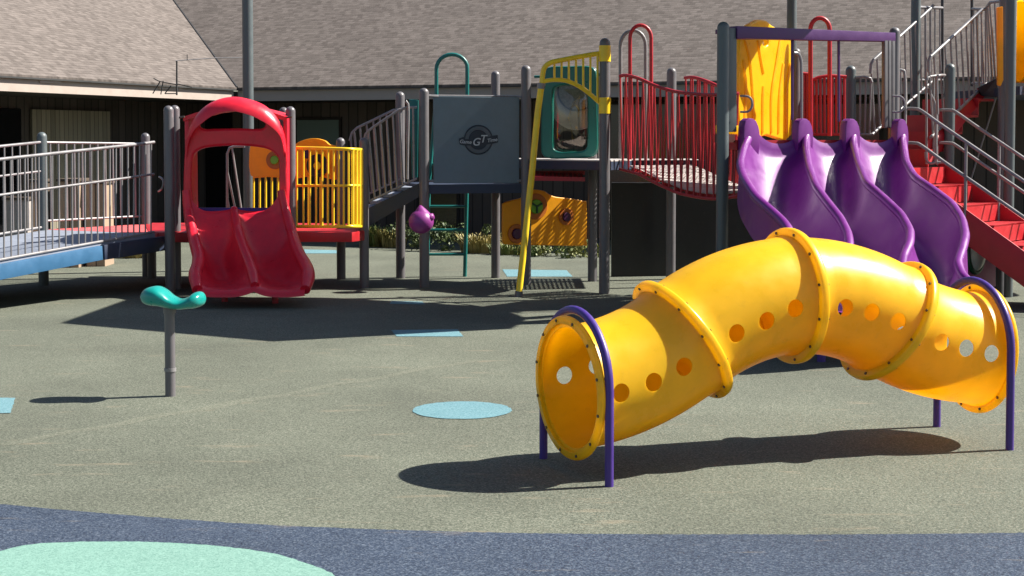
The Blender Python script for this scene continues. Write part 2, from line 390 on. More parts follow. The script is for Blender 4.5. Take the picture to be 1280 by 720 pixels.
# ------------------------------------------------------------------ crawl tunnel
dT = V((.905, .425, 0)).normalized(); nT = V((dT.y, -dT.x, 0))          # along / towards the camera
oT = V((.31, 8.17, 0)); up = V((0,0,1))
knots = [(0, .462, 2), (.70, .685, 33), (1.40, .905, 1), (2.06, .735, -31), (2.68, .545, -4)]
def axis(t):
    i = min(int(t), 3); u = t-i; s0, z0, a0 = knots[i]; s1, z1, a1 = knots[i+1]; L = math.hypot(s1-s0, z1-z0)
    h00, h10, h01, h11 = 2*u**3-3*u*u+1, u**3-2*u*u+u, -2*u**3+3*u*u, u**3-u*u
    f = lambda p0, p1, m0, m1: h00*p0+h10*m0*L+h01*p1+h11*m1*L
    sd_ = f(s0, s1, math.cos(R(a0)), math.cos(R(a1)))
    return oT+dT*sd_+nT*(.20*max(sd_/2.8, 0)**2)+up*f(z0, z1, math.sin(R(a0)), math.sin(R(a1)))
def frame(t):
    e = 1e-3; a, b = axis(max(t-e, 0)), axis(min(t+e, 4)); tg = (b-a).normalized(); n_ = V((tg.y, -tg.x, 0)).normalized(); return axis(t), tg, n_, tg.cross(n_)*-1
tun = thing('crawl_tunnel', 'arched yellow crawl tunnel with round peepholes on two purple hoop legs', 'crawl tunnel', oT)
holepx = [[(777,492),(818,479),(855,458)], [(921,417),(958,400),(995,386)], [(1057,385),(1090,390),(1123,402)], [(1178,427),(1208,437),(1240,442)]]
def tsec(i):
    rows = []; NS, NK = 20, 72
    ts = [i+.004+(.992)*k/NS for k in range(NS+1)]
    for k, t in enumerate(ts):
        c, tg, a, b = frame(t); u = t-i; fl = .022*(math.exp(-((u)/.06)**2)+math.exp(-((1-u)/.06)**2)); r = .335+fl
        rows.append([c+a*(r*math.cos(2*math.pi*j/NK))+b*(r*math.sin(2*math.pi*j/NK)) for j in range(NK)])
    inner = []
    for t in reversed(ts):
        c, tg, a, b = frame(t); r = .328
        inner.append([c+a*(r*math.cos(2*math.pi*j/NK))+b*(r*math.sin(2*math.pi*j/NK)) for j in range(NK)])
    m = MB(); m.grid(rows+inner, cu=True, cv=True)
    sec = m.build('tube_section', None)
    c = MB()
    for (u, v) in holepx[i]:
        best = None
        for k in range(200):                                             # which station shows this peephole at this pixel
            t = i+.03+.94*k/199; ctr, tg, a, b = frame(t)
            for ph in range(-24, 25, 3):
                p = ctr+a*(.335*math.cos(R(ph)))+b*(.335*math.sin(R(ph))); d = ray(u, v); q = p-V((0,0,H)); s = q.y/d.y
                e = (q-d*s).length
                if best is None or e < best[0]: best = (e, t, ph)
        ctr, tg, a, b = frame(best[1]); dr = a*math.cos(R(best[2]))+b*math.sin(R(best[2]))
        c.tube([ctr+dr*.25, ctr+dr*.45], .05, 24); 
        dr2 = -a*math.cos(R(best[2]))+b*math.sin(R(best[2]))
        c.tube([ctr+dr2*.25, ctr+dr2*.45], .05, 24)
    cut = c.build('cut', None)
    md = sec.modifiers.new('b', 'BOOLEAN'); md.object = cut; md.operation = 'DIFFERENCE'; md.solver = 'EXACT'
    me = eval_mesh(sec); bpy.data.objects.remove(sec); bpy.data.objects.remove(cut)
    me.shade_smooth(); me.set_sharp_from_angle(angle=R(40))
    return link('tube_section', me, M['yellow'], tun)
for i in range(4): tsec(i)
def flange(t, w=.05, R1=.392, R0=.322, inset=0.0):
    c, tg, a, b = frame(t); c = c+tg*inset; NK = 64; rows = []
    prof = [(R0,-w/2),(R1-.012,-w/2),(R1-.003,-w/2+.006),(R1,-w/2+.015),(R1,w/2-.015),(R1-.003,w/2-.006),(R1-.012,w/2),(R0,w/2)]
    for r, x in prof: rows.append([c+tg*x+a*(r*math.cos(2*math.pi*j/NK))+b*(r*math.sin(2*math.pi*j/NK)) for j in range(NK)])
    m = MB(); m.grid(rows, cu=True, cv=True); f = m.build('flange', M['yellow'], tun, ang=50)
    for j in range(12):
        an = 2*math.pi*(j+.5)/12; q = MB()
        pc = c+a*(.368*math.cos(an))+b*(.368*math.sin(an)); q.tube([pc-tg*(w/2+.006), pc+tg*(w/2+.006)], .0085, 8)
        q.build('bolt', M['bolt'], f)
flange(0, .035, R0=.348); flange(4, .035, R0=.348)
for t in (1, 2, 3): flange(t, .052)
for t, sg in ((0, .035), (4, -.035)):
    c, tg, a, b = frame(t); off = dT*sg; rr = .385; cz = c.z+.035; pts = []
    base = V((c.x, c.y, 0))+off; nT_ = a
    if t == 4: rr = .375
    pts.append(base+nT_*(rr)); pts.append(base+nT_*rr+up*(cz*.5))
    for k in range(0, 25): an = math.pi*k/24; pts.append(base+nT_*(rr*math.cos(an))+up*(cz+rr*math.sin(an)))
    pts.append(base-nT_*rr+up*(cz*.5)); pts.append(base-nT_*rr)
    MB().tube(pts, .0235, 14).build('support_hoop', M['purplemetal'], tun)

# ------------------------------------------------------------------ saddle seat on a pole
b0 = G(213, 495); Yb = b0.y
seat = thing('saddle_seat', 'teal saddle shaped seat on a slim grey pole standing alone', 'seat', b0)
MB().tube([b0, V((b0.x, b0.y, .66))], .036, 18).build('pole', M['post'], seat)
m = MB(); zc = P(213, 462, Yb).z; m.tube([V((b0.x, b0.y, zc-.012)), V((b0.x, b0.y, zc+.012))], .042, 18); m.build('weld_ring', M['rail'], seat)
m = MB(); zc = P(213, 388, Yb).z; m.box((b0.x, b0.y, .672), (.2, .13, .012)); m.build('mounting_plate', M['rail'], seat)
m = MB(); m.tube([V((b0.x, b0.y, zc-.02)), V((b0.x, b0.y, zc+.045))], .043, 18); m.build('collar', M['post'], seat)
st = [(176,371,1,.02),(180,370.5,9,.07),(188,370,13,.115),(198,370,14,.135),(207,373,12.5,.135),(216,377.5,9,.125),(226,380,7.3,.12),(236,378,8.5,.125),(243,375.5,11,.13),(250,374,10.5,.11),(255,374,7,.06),(257,374,1,.02)]
rows = []
ss = smoothp([V((a, b, c)) for a, b, c, d in st], 4); dd = smoothp([V((d, 0, 0)) for *_, d in st], 4)
for q, d in zip(ss, dd):
    c = P(q.x, q.y, Yb); hz = max(q.z, .5)*.88*Yb/F; hd = max(d.x, .01)
    rows.append([c+V((0, -hd*math.copysign(abs(math.cos(a))**.8, math.cos(a)), hz*math.copysign(abs(math.sin(a))**.8, math.sin(a)))) for a in [2*math.pi*k/28 for k in range(28)]])
m = MB(); vs = m.grid(rows, cv=True); m.bm.faces.new(vs[0]); m.bm.faces.new(vs[-1][::-1]); m.build('saddle', M['tealseat'], seat, ang=80)

# ------------------------------------------------------------------ shared play-structure helpers
def post(parent, u, vt, Y=None, vb=None, r=.06, mat='post', z0=0.0, name='post'):
    b = G(u, vb) if vb else P(u, 300, Y); b.z = z0; top = P(u, vt, b.y).z
    MB().post(b, top, r).build(name, M[mat], parent); return V((b.x, b.y, top))
def railing(parent, tops, bots, n, r=.011, rr=.017, mat='rail', mids=(), name='railing', skip_top=False, lean=0):
    """rail tube along tops and bots (polylines), n balusters between them as sub-parts"""
    def at(pl, t):
        L = [0]
        for a, b in zip(pl, pl[1:]): L.append(L[-1]+(b-a).length)
        d = t*L[-1]
        for i in range(len(pl)-1):
            if d <= L[i+1]+1e-9: return pl[i].lerp(pl[i+1], (d-L[i])/max(L[i+1]-L[i], 1e-9))
        return pl[-1]
    p = MB().tube(tops, rr).build(name, M[mat], parent)
    MB().tube(bots, rr*.9).build('bottom_rail', M[mat], p)
    for f in mids:
        MB().tube([at(bots, k/12).lerp(at(tops, k/12), f) for k in range(13)], rr*.75).build('middle_rail', M[mat], p)
    for k in range(n):
        t = (k+.5)/n; ln = lean*(1 if k % 2 else -1)
        MB().tube([at(bots, min(max(t-ln, 0), 1)), at(tops, min(max(t+ln, 0), 1))], r, 8).build('baluster', M[mat], p)
    return p
def chute(name, mat, parent, rims, depth, nsub=12, flat=3.0, rimr=.028, skirt=.16):
    """side-by-side slide beds: rims[i] is a list of 3D points (same count), depth[k] per station"""
    K = len(rims[0]); m = MB(); rows = []
    for k in range(K):
        row = []
        for i in range(len(rims)-1):
            a, b = rims[i][k], rims[i+1][k]
            for j in range(nsub):
                t = j/nsub; row.append(a.lerp(b, t)-up*(depth[k]*(1-abs(2*t-1)**flat)))
        row.append(rims[-1][k]); rows.append(row)
    m.grid(rows)
    m.grid([[p-up*.018 for p in r] for r in rows])
    for side in (0, -1):
        sg = V((-1,0,0)) if side == 0 else V((1,0,0))
        m.grid([[rims[side][k]+sg*.012, rims[side][k]+sg*.03-up*(skirt+depth[k]*.6)] for k in range(K)])
    for rm in rims: m.tube([p-up*rimr*.4 for p in rm], rimr, 10)
    return m.build(name, mat, parent, ang=70)

# ------------------------------------------------------------------ low platform on the left
plat = thing('low_platform', 'low red deck on grey posts carrying the red slide and yellow rails', 'play platform', G(320, 352))
post(plat, 213, 132, vb=366, r=.06); post(plat, 220.7, 131.5, vb=361, r=.058)
post(plat, 364.5, 133, vb=364, r=.058); post(plat, 356, 134, vb=356, r=.058)
post(plat, 455.5, 172, vb=359.5, r=.058); post(plat, 426.5, 172, vb=349, r=.058)
post(plat, 183.5, 166, vb=346, r=.058); post(plat, 190, 290, vb=348, r=.058)
dk = [G(372, 300), G(456, 300)]
z1 = .70
poly = [P(372,290,18.15),P(440,290,18.15),P(456,288,18.45),P(452,290,19.6),P(430,290,20.0),P(345,290,20.2),P(180,290,20.2),P(186,290,18.1)]
poly = [V((p.x, p.y, z1-.12)) for p in poly]
MB().prism(poly, (0,0,.12)).build('deck', M['redstep'], plat, bevel=.012)
m = MB(); a, b = P(243,263,17.98), P(345,263,17.98); m.tube([a, b], .032, 12); m.build('sill_bar', M['purplemetal'], plat)
m = MB(); m.prism([V((a.x,18.0,.80)),V((b.x,18.0,.80)),V((b.x,19.4,.80)),V((a.x,19.4,.80))],(0,0,.1)); m.build('entry_deck', M['navy'], plat)
Yg = 20.6
railing(plat, [P(284,262,Yg),P(284,192,Yg),P(287,185,Yg),P(293,183,Yg),P(306,183,Yg)], [P(284,266,Yg),P(306,266,Yg)], 3, .013, .018, name='rear_railing')
# yellow bowed barrier
bar = thing('bowed_barrier', 'yellow bowed railing of vertical bars beside the red slide', 'railing', G(410, 358))
def bow(v, n=17):
    out = []
    for k in range(n):
        t = k/(n-1); u = lerp(371, 452, 1-(1-t)**1.35); Y = 18.35-.27*math.sin(math.pi*min(1, t*.62+.08))+.75*max(0, t-.72)**1.2*1.6
        out.append(P(u, v+(2.5*(t-.5) if v < 200 else 0), Y))
    return out
tp = bow(186); bt = bow(283); md = bow(232)
MB().tube(tp, .021).build('top_rail', M['ypaint'], bar); MB().tube(bt, .021).build('bottom_rail', M['ypaint'], bar); MB().tube(md, .016).build('middle_rail', M['ypaint'], bar)
for k in range(14):
    t = k/13*16; i = min(int(t), 15); f = t-i
    MB().tube([bt[i].lerp(bt[i+1], f), tp[i].lerp(tp[i+1], f)], (.0125 if k < 10 else .02), 8).build('bar', M['ypaint'], bar)
# activity panel at the back of the low platform
pa = Plane(P(314,300,19.9), P(428,300,19.6))
ap = thing('activity_panel', 'orange play panel with arched top and black wheel behind yellow railing', 'play panel', G(370, 349))
ol = [(314,180),(326,179),(340,181),(352,185),(366,183),(373,178),(384,174),(396,173),(407,176),(413,181),(426,186),(426,222),(406,222),(392,219),(372,223),(352,222),(335,221),(314,219)]
plate('board', M['orange'], ap, pa, [tuple(p) for p in smoothp([V((a,b)) for a,b in ol], 3, True)], (), 0, .05)
m = MB(); m.tube([pa.px(314,284,0), pa.px(428,284,0)], .02); m.build('bottom_rail', M['ypaint'], ap)
for k in range(15):
    u = 317+k*7.6
    if k in (8, 10, 12, 14): continue
    MB().tube([pa.px(u,284), pa.px(u,218)], .014, 8).build('bar', M['ypaint'], ap)
def ring(name, mat, parent, pl, u, v, r0, r1, n0, depth=.03):
    a, z = pl.hit(u, v); circ = lambda r: [(a+r*math.cos(k*math.pi/20), z+r*math.sin(k*math.pi/20)) for k in range(40)]
    return plate(name, mat, parent, pl, circ(r1), (circ(r0),) if r0 else (), n0, depth, .006, raw=True)
ring('wheel', M['black'], ap, pa, 399, 207, .055, .15, .06); ring('hub', M['ypaint'], ap, pa, 399, 207, 0, .05, .07)
ring('knob_ring', M['orring'], ap, pa, 345, 200, .06, .12, .035); ring('knob', M['lime'], ap, pa, 345, 200, 0, .055, .05)
ring('porthole', M['knobp'], ap, pa, 385, 193, 0, .055, .035)

# ------------------------------------------------------------------ red double slide with hood
ds = thing('double_slide', 'red double slide under a red hooded arch between grey posts', 'slide', G(300, 370))
ph = Plane(P(226,300,17.82), P(366,300,17.82))
sm = lambda pts, n=4: [tuple(p) for p in smoothp([V(p) for p in pts], n, True)]
outer = sm([(231,262),(230,235),(231,200),(234,170),(241,151),(253,137),(270,128),(292,124),(314,127),(333,136),(347,150),(355,167),(359,200),(361,235),(360,262),(352,262),(349,240),(350,205),(345,193),(330,185),(296,182),(262,184),(246,190),(241,203),(240,235),(242,262)], 4)
slot = sm([(250,157),(254,149),(268,143),(282,140),(292,139),(302,140),(314,142),(326,147),(331,153),(332,157),(326,161),(300,160.5),(270,161),(256,161)], 4)
plate('hood', M['red'], ds, ph, outer, (slot,), 0, .10, .03)
# visor: arched lip that leans forward over the slot
rows = []
arch = smoothp([V(p) for p in [(234,200),(236,172),(243,150),(255,135),(272,125),(292,121),(312,124),(332,132),(347,147),(355,166),(358,198)]], 5)
n = len(arch)
for f, nn in ((0,.0),(.12,.09),(.35,.16),(.7,.20),(1,.21),(1.02,.195),(.8,.17),(.5,.12),(.25,.06),(.2,0)):
    r = []
    for k, q in enumerate(arch):
        w = math.sin(math.pi*k/(n-1)); a, z = ph.hit(q.x, q.y)
        ca, cz = ph.hit(294, 205); s = 1-.30*f*w*.55; drop = f*.17*min(1, w*1.25)
        r.append(ph.to(ca+(a-ca)*lerp(1, .90, f*w), z-drop, nn*w+.05))
    rows.append(r)
m = MB(); m.grid(rows, cu=True); m.build('visor', M['red'], ds, ang=60)
# swept-back hood roof and shoulders
rows = []
for (dy, sh) in ((-.0, 0), (.35, -.01), (.75, -.01), (.75, .02), (.0, .025)):
    rows.append([ph.px(*q, 0)+V((0, dy, -sh*2)) for q in [(229,146),(244,141),(262,136),(292,132),(322,136),(342,141),(357,146)]])
m = MB(); m.grid(rows, cu=True); m.build('roof_shell', M['red'], ds)
for us in ((230, 236), (353, 360)):
    m = MB(); a, b = ph.px(us[0], 145), ph.px(us[1], 262); m.box(((a.x+b.x)/2, 18.1, (a.z+b.z)/2), (.05, .5, a.z-b.z)); m.build('side_wing', M['red'], ds, bevel=.015)
for u in (228, 362):
    for v in (146, 166):
        pass
    MB().tube([ph.px(u-3,147,.04), ph.px(u+4,146,.06)], .012, 8).build('bolt', M['bolt'], ds)
vst = [237, 250, 263, 276, 290, 304, 318, 330, 340, 348, 354, 358]
xl = [(237,232.5),(262,235),(280,238.5),(300,243),(318,248),(330,248),(342,243),(358,247)]
xm = [(237,290),(258,292.5),(275,295),(290,298),(305,303),(320,309),(335,315),(348,318),(358,319)]
xr = [(237,351),(262,357),(280,362),(300,368),(316,373),(328,381),(340,386),(350,385),(358,381)]
K = 36; rims = []; ymap = [(237,17.70),(262,17.66),(290,17.42),(318,16.95),(340,16.55),(358,16.2)]
svs = [237+(358-237)*k/(K-1) for k in range(K)]
def sx(tab, v):                                                       # smooth lookup
    return (interp(tab, v-5)+2*interp(tab, v)+interp(tab, v+5))/4
vm0 = [(237,258),(259,259.5),(275,268),(300,290),(325,319),(340,336),(350,346),(358,354)]
for tab, which in ((xl, 0), (xm, 1), (xr, 2)):
    r = []
    for v in svs:
        vv = interp(vm0, v) if which == 1 else v
        r.append(P(sx(tab, vv), vv+(3*math.exp(-((358-v)/6)**2) if which != 1 else 2), interp(ymap, v)))
    rims.append(r)
dep = [interp([(237,.25),(258,.13),(270,.13),(300,.16),(330,.13),(345,.08),(352,.05),(358,.02)], v) for v in svs]
# floor between rims: set it from the outer rims so that both beds stay level
m = MB(); rows = []; nsub = 20
flo = [(237,264),(258,268),(266,277),(280,301),(300,331),(318,350),(332,357),(345,360),(352,361.5),(358,363)]
for k, v in enumerate(svs):
    row = []
    for i in range(2):
        a, b = rims[i][k], rims[i+1][k]; fz = P(300, interp(flo, v), interp(ymap, v)).z
        for j in range(nsub):
            t = j/nsub; w = abs(2*t-1)**2.5; e = a if t < .5 else b; base = a.lerp(b, t); row.append(V((base.x, base.y, lerp(min(fz, e.z), e.z, w))))
    row.append(rims[2][k]); rows.append(row)
tail = [V((p.x, p.y-.05, p.z-.03)) for p in rows[-1]]; tail2 = [V((p.x, p.y-.055, p.z-.07)) for p in rows[-1]]; tail3 = [V((p.x, p.y+.06, p.z-.07)) for p in rows[-1]]
rows += [tail, tail2, tail3]
m.grid(rows); 
und = [[p-up*.03 for p in r] for r in rows[:-3]]; m.grid(und)
for rm, rad in ((rims[0], .062), (rims[1], .052), (rims[2], .062)): m.tube([p-up*.01 for p in rm], [rad*interp([(0,.75),(.5,1),(.9,1.2),(1,.9)], k/(K-1)) for k in range(K)], 12)
for rm, sg in ((rims[0], -1), (rims[2], 1)):
    m.grid([[p+V((sg*.035,0,-.01)), p+V((sg*.05,.02,-.12)), p+V((sg*.03,.06,-min(.24, max(p.z-.2, .03))))] for p in rm if p.z > .42])
m.build('chute', M['red'], ds, ang=60)
for u, vb in ((281, 377), (344, 379)):
    g = G(u, vb); MB().tube([g, V((g.x, g.y, .165))], .035, 12).build('leg', M['redmetal'], ds)

# ------------------------------------------------------------------ access ramp
na, nb = V((-4.24, 18.02, 0)), V((-4.24, 18.02, 0))+V((-.464, -.886, 0))*5.2
dR = V((-.464, -.886, 0)); wR = V((-.886, .464, 0)); W = 1.72
ramp = thing('access_ramp', 'blue grey access ramp with silver baluster railings leading to red deck', 'ramp', (na+dR*1.5)[:])
zt = lambda t: .69-.068*t
m = MB(); a0, a1 = na, nb; T = 5.2
q = [na, nb, nb+wR*W, na+wR*W]; zz = [zt(0), zt(T), zt(T), zt(0)]
m.prism([V((p.x, p.y, z-.05)) for p, z in zip(q, zz)], (0,0,.05)); m.build('surface', M['deckcoat'], ramp)
m = MB(); lp = [na, na+wR*W, P(183.5,300,20.05), P(205,300,18.3)]
m.prism([V((p.x, p.y, .632)) for p in lp], (0,0,.06)); m.build('landing', M['pinkdeck'], ramp)
m = MB(); m.beam(na-wR*.03+dR*.95+up*(zt(.95)-.10), nb-wR*.03+up*(zt(T)-.10), .06, .16); m.build('side_beam', M['rampblue'], ramp, bevel=.006)
m = MB(); m.beam(na-wR*.03-dR*.15+up*(zt(0)-.12), na-wR*.03+dR*.92+up*(zt(.92)-.10), .06, .17); m.build('navy_beam', M['navy'], ramp, bevel=.006)
m = MB(); m.beam(na+wR*W+up*(zt(0)-.08), nb+wR*W+up*(zt(T)-.08), .06, .15); m.build('side_beam', M['rampblue'], ramp, bevel=.006)
railing(ramp, [na+up*(zt(0)+1.085), na+dR*.2+up*(zt(.2)+1.08), nb+up*(zt(T)+1.06)], [na+dR*.02+up*(zt(0)+.02), nb+up*(zt(T)+.02)], 52, .0095, .019, mids=(.645,), name='railing')
railing(ramp, [na+wR*W+up*(zt(0)+1.09), nb+wR*W+up*(zt(T)+1.06)], [na+wR*W+up*(zt(0)+.04), nb+wR*W+up*(zt(T)+.04)], 42, .0095, .018, mids=(.66,), name='railing')
pB = P(183.5, 300, 20.05); pA = na+wR*W
railing(ramp, [V((pA.x,pA.y,1.77)), V((pB.x,pB.y,1.75))], [V((pA.x,pA.y,.80)), V((pB.x,pB.y,.80))], 13, .012, .016, name='railing')
q = na+wR*(W+.02)+dR*.05; MB().post(V((q.x, q.y, 0)), P(62,165,q.y).z, .062).build('post', M['postg'], ramp)
g = P(199.5, 238, 18.2)
m = MB(); m.tube(smoothp([P(199,221,18.2),P(203,224,18.1),P(204,230,18.08),P(202,236,18.1),P(198,239,18.2)], 5), .012, 8); m.build('handle', M['rail'], ramp)

# ------------------------------------------------------------------ stepped transfer ramp between low deck and panel deck
ts = thing('transfer_steps', 'dark sloping steps with grey side rails between yellow barrier and grey panel', 'steps', G(490, 352))
m = MB()
m.prism([P(457,285,18.6),P(457,262,18.6),P(524,229,18.6),P(524,246,18.6)], (0,.06,0)); m.build('stringer', M['dark'], ts)
m = MB(); m.prism([P(440,282,19.7),P(440,262,19.7),P(505,230,19.7),P(505,246,19.7)], (0,.06,0)); m.build('stringer', M['dark'], ts)
for k in range(4):
    t = (k+.5)/4; c = P(457,266,18.66).lerp(P(524,232,18.66), t); m = MB(); m.box((c.x-.1, c.y+.52, c.z), (.19, 1.0, .04)); m.build('tread', M['deckcoat'], ts)
tops = [P(455.5,176,18.5),P(457,168,18.5),P(461,163,18.5),P(468,158,18.5),P(498,138,18.5),P(508,134.5,18.5),P(521,134,18.5)]
bots = [P(458,253,18.5),P(480,243,18.5),P(521,223,18.5)]
railing(ts, tops, bots, 9, .013, .017)
tops = [P(437,176,19.7),P(440,166,19.7),P(446,160,19.7),P(492,137.5,19.7),P(505,136,19.7)]
railing(ts, tops, [P(440,252,19.7),P(505,222,19.7)], 9, .013, .016)
m = MB(); m.prism([P(511,124,18.9),P(523,125,18.9),P(522,222,18.9),P(515,222,18.9)], (0,.04,0)); m.build('side_board', M['tealpaint'], ts, bevel=.008)
m = MB(); m.tube([P(511,222,18.5),P(519,132,18.5)][::-1] and [P(509,224,18.45),P(510.5,140,18.45),P(510,130,18.45),P(507,126,18.45)], .016); m.build('handrail', M['rail'], ts)
m = MB(); m.tube([P(462,150,19.2),P(462,150,19.2)+V((.01,0,0))], .005); m.bm.free()

# ------------------------------------------------------------------ panel platform
pp = thing('panel_platform', 'raised deck on grey posts with slate grey panel bearing round dark emblem', 'play platform', G(590, 355))
post(pp, 530.5, 110, vb=358.8); post(pp, 500.8, 114.5, vb=347.8); post(pp, 619.5, 88.5, vb=347.2, r=.058); post(pp, 657.5, 81.5, vb=356, r=.062)
c1, c2, c3, c4 = G(530.5,358.8), G(657.5,356), G(619.5,347.2), G(500.8,347.8)
zd = P(590, 231, 18.55).z
MB().prism([V((c.x, c.y, zd-.11)) for c in (c1, c2, c3, c4)], (0,0,.11)).build('deck', M['navy'], pp)
pg = Plane(c1+V((.02,.02,0)), c2+V((0,.03,0)))
gp_ = plate('logo_panel', M['grey'], pp, pg, [(541.5,120.5),(649,121.5),(648.5,229),(542,229)], (), .0, .03, .006)
gp_['label'] = 'slate grey panel with a round dark GT emblem'
m = MB(); m.tube([pg.px(536,120,.0), pg.px(548,121,.0)], .02, 8); m.tube([pg.px(541,119.5,-.01), pg.px(649,120.5,-.01)], .012, 8); m.tube([pg.px(535,226,0), pg.px(546,226,0)], .015, 8); m.tube([pg.px(646,122,0), pg.px(654,122,0)], .018, 8); m.tube([pg.px(646,226,0), pg.px(654,226,0)], .018, 8); m.build('panel_bracket', M['rail'], pp)
a0, z0 = pg.hit(597.5, 174.7); px = 18.5/F
ring('emblem_rim', M['logod'], gp_, pg, 597.5, 174.7, 17.3*px, 18.8*px, .019, .008)
ring('emblem_ring', M['logom'], gp_, pg, 597.5, 174.7, 12.4*px, 17.3*px, .0185, .007)
ring('emblem_disc', M['logod'], gp_, pg, 597.5, 174.7, 0, 12.4*px, .019, .008)
plate('emblem_banner', M['logod'], gp_, pg, [(573,173.2),(579,171),(580,173.5),(597,175.5),(612,170.5),(613.5,169.8),(621.5,168.8),(622,178),(614,180),(597,181.5),(582,182),(574.5,180.5)], (), .0235, .006, .001)
def lm(u, v, ang=0, n=.029): a, z = pg.hit(u, v); return pg.mat(a, z, n) @ Matrix.Rotation(R(ang), 4, 'Z')
text_mesh('lettering', 'G', 13.5*px, M['logol'], gp_, lm(594.3, 177.8), .25)
text_mesh('lettering', 'T', 13.5*px, M['logol'], gp_, lm(602.8, 174.0), .25)
text_mesh('lettering', 'Game', 6.4*px, M['logol'], gp_, lm(581.3, 177.4, -4), .2, align='CENTER')
text_mesh('lettering', 'Time', 6.4*px, M['logol'], gp_, lm(614.6, 175.2, 8), .2)
# horn
hn = thing('talk_horn', 'purple bulbous talking horn fixed on a grey post below the deck', 'talk horn', G(526, 359))
c = P(526.5, 277, 18.1); m = MB(); m.ell(c, .15, .15, .145, 20, 14)
m.tube([c+V((0,0,.10)), c+V((-.005,0,.15)), c+V((-.01,0,.185)), c+V((-.01,0,.195))], [.10, .055, .022, .008], 12); m.tube([c+V((.10,-.04,.05)), c+V((.15,-.05,.07))], [.05,.035], 10)
m.build('bulb', M['horn'], hn, ang=80)
m = MB(); m.tube([c, c+V((.08,.2,-.02))], .03, 8); m.build('bracket', M['bolt'], hn)
# teal arched ladder
al = thing('arch_ladder', 'teal tubular ladder with rounded arch top behind the grey panel', 'ladder', G(563, 347))
Yl = 20.0
pts = [P(534,346,Yl),P(536,230,Yl),P(545.5,120,Yl),P(545.5,86,Yl)]+[P(565-19.5*math.cos(k*math.pi/12), 86-18*math.sin(k*math.pi/12), Yl) for k in range(1,12)]+[P(584,86,Yl),P(584,120,Yl),P(583.5,240,Yl),P(581,347,Yl)]
MB().tube(pts, .026, 12).build('arch', M['tealpaint'], al)
for v in (318, 287.5, 258, 232, 205):
    MB().tube([P(535.5,v,Yl),P(582.5,v,Yl)], .018, 8).build('rung', M['tealpaint'], al)

# ------------------------------------------------------------------ window platform
wp = thing('window_platform', 'raised deck on grey posts below the teal window panel', 'play platform', G(715, 360))
post(wp, 755.3, 47.5, vb=366.8, r=.063); post(wp, 740.5, 84, vb=351.5, r=.06)
for v0, v1 in ((57,77),(122,142)):
    m = MB(); b = G(755.3,366.8); m.tube([V((b.x,b.y,P(755,v1,b.y).z)), V((b.x,b.y,P(755,v0,b.y).z))], .069, 20); m.build('clamp', M['ypaint'], wp)
b1, b2 = c2, G(755.3,366.8); b3 = G(740.5,351.5)
zw = P(700, 200, 18.5).z
dpoly = [b1+V((.02,-.02,0)), b2+V((.08,.06,0)), V((1.45,18.45,0)), b3+V((.1,.15,0)), c3+V((.1,.2,0))]
MB().prism([V((p.x,p.y,zw-.11)) for p in dpoly], (0,0,.10)).build('deck_frame', M['navy'], wp)
MB().prism([V((p.x,p.y,zw-.008)) for p in dpoly], (0,0,.014)).build('deck_top', M['whitedeck'], wp)
m = MB(); 
def perf(m, A, B, Cc, D, nx, ny, hole=.62, th=.012):
    """sheet with real round-ish holes: each cell a ring between its square and an octagon"""
    f = lambda x, y: (A.lerp(B, x)).lerp(D.lerp(Cc, x), y)
    for i in range(nx):
        for j in range(ny):
            cx, cy = (i+.5)/nx, (j+.5)/ny; o = []; q = []
            for k in range(8):
                a = k*math.pi/4; ca, sa = math.cos(a), math.sin(a); mxx = max(abs(ca), abs(sa))
                o.append(f(cx+ca/mxx*.5/nx, cy+sa/mxx*.5/ny)); q.append(f(cx+ca*hole*.5/nx, cy+sa*hole*.5/ny))
            ov = [m.bm.verts.new(p) for p in o]; qv = [m.bm.verts.new(p) for p in q]; dv = [m.bm.verts.new(p-up*th) for p in q]
            for k in range(8):
                k2 = (k+1) % 8; m.bm.faces.new([ov[k], ov[k2], qv[k2], qv[k]]); m.bm.faces.new([qv[k], qv[k2], dv[k2], dv[k]])
perf(m, P(668,221,18.4), P(729,223,18.4), P(729,217,19.2), P(668,215,19.2), 12, 10, .55)
m2 = MB(); zz_ = up*(zw-.002); perf(m2, V((1.22,18.5,0))+zz_, V((2.35,18.7,0))+zz_, V((2.35,20.1,0))+zz_, V((1.18,19.95,0))+zz_, 20, 26, .62); m2.build('perforated_landing', M['whitedeck'], wp, smooth=False)
MB().beam(V((1.22,18.5,0))+zz_-up*.05, V((2.35,18.7,0))+zz_-up*.05, .04, .09).build('landing_beam', M['navy'], wp); MB().beam(V((2.35,18.7,0))+zz_-up*.05, V((2.35,20.1,0))+zz_-up*.05, .04, .09).build('landing_beam', M['navy'], wp)
m.build('perforated_step', M['redstep'], wp, smooth=False)
MB().beam(P(666,223,18.4), P(731,224,18.4), .03, .05).build('step_edge', M['redmetal'], wp); MB().beam(P(666,216,19.2), P(731,216,19.2), .03, .05).build('step_edge', M['redmetal'], wp)
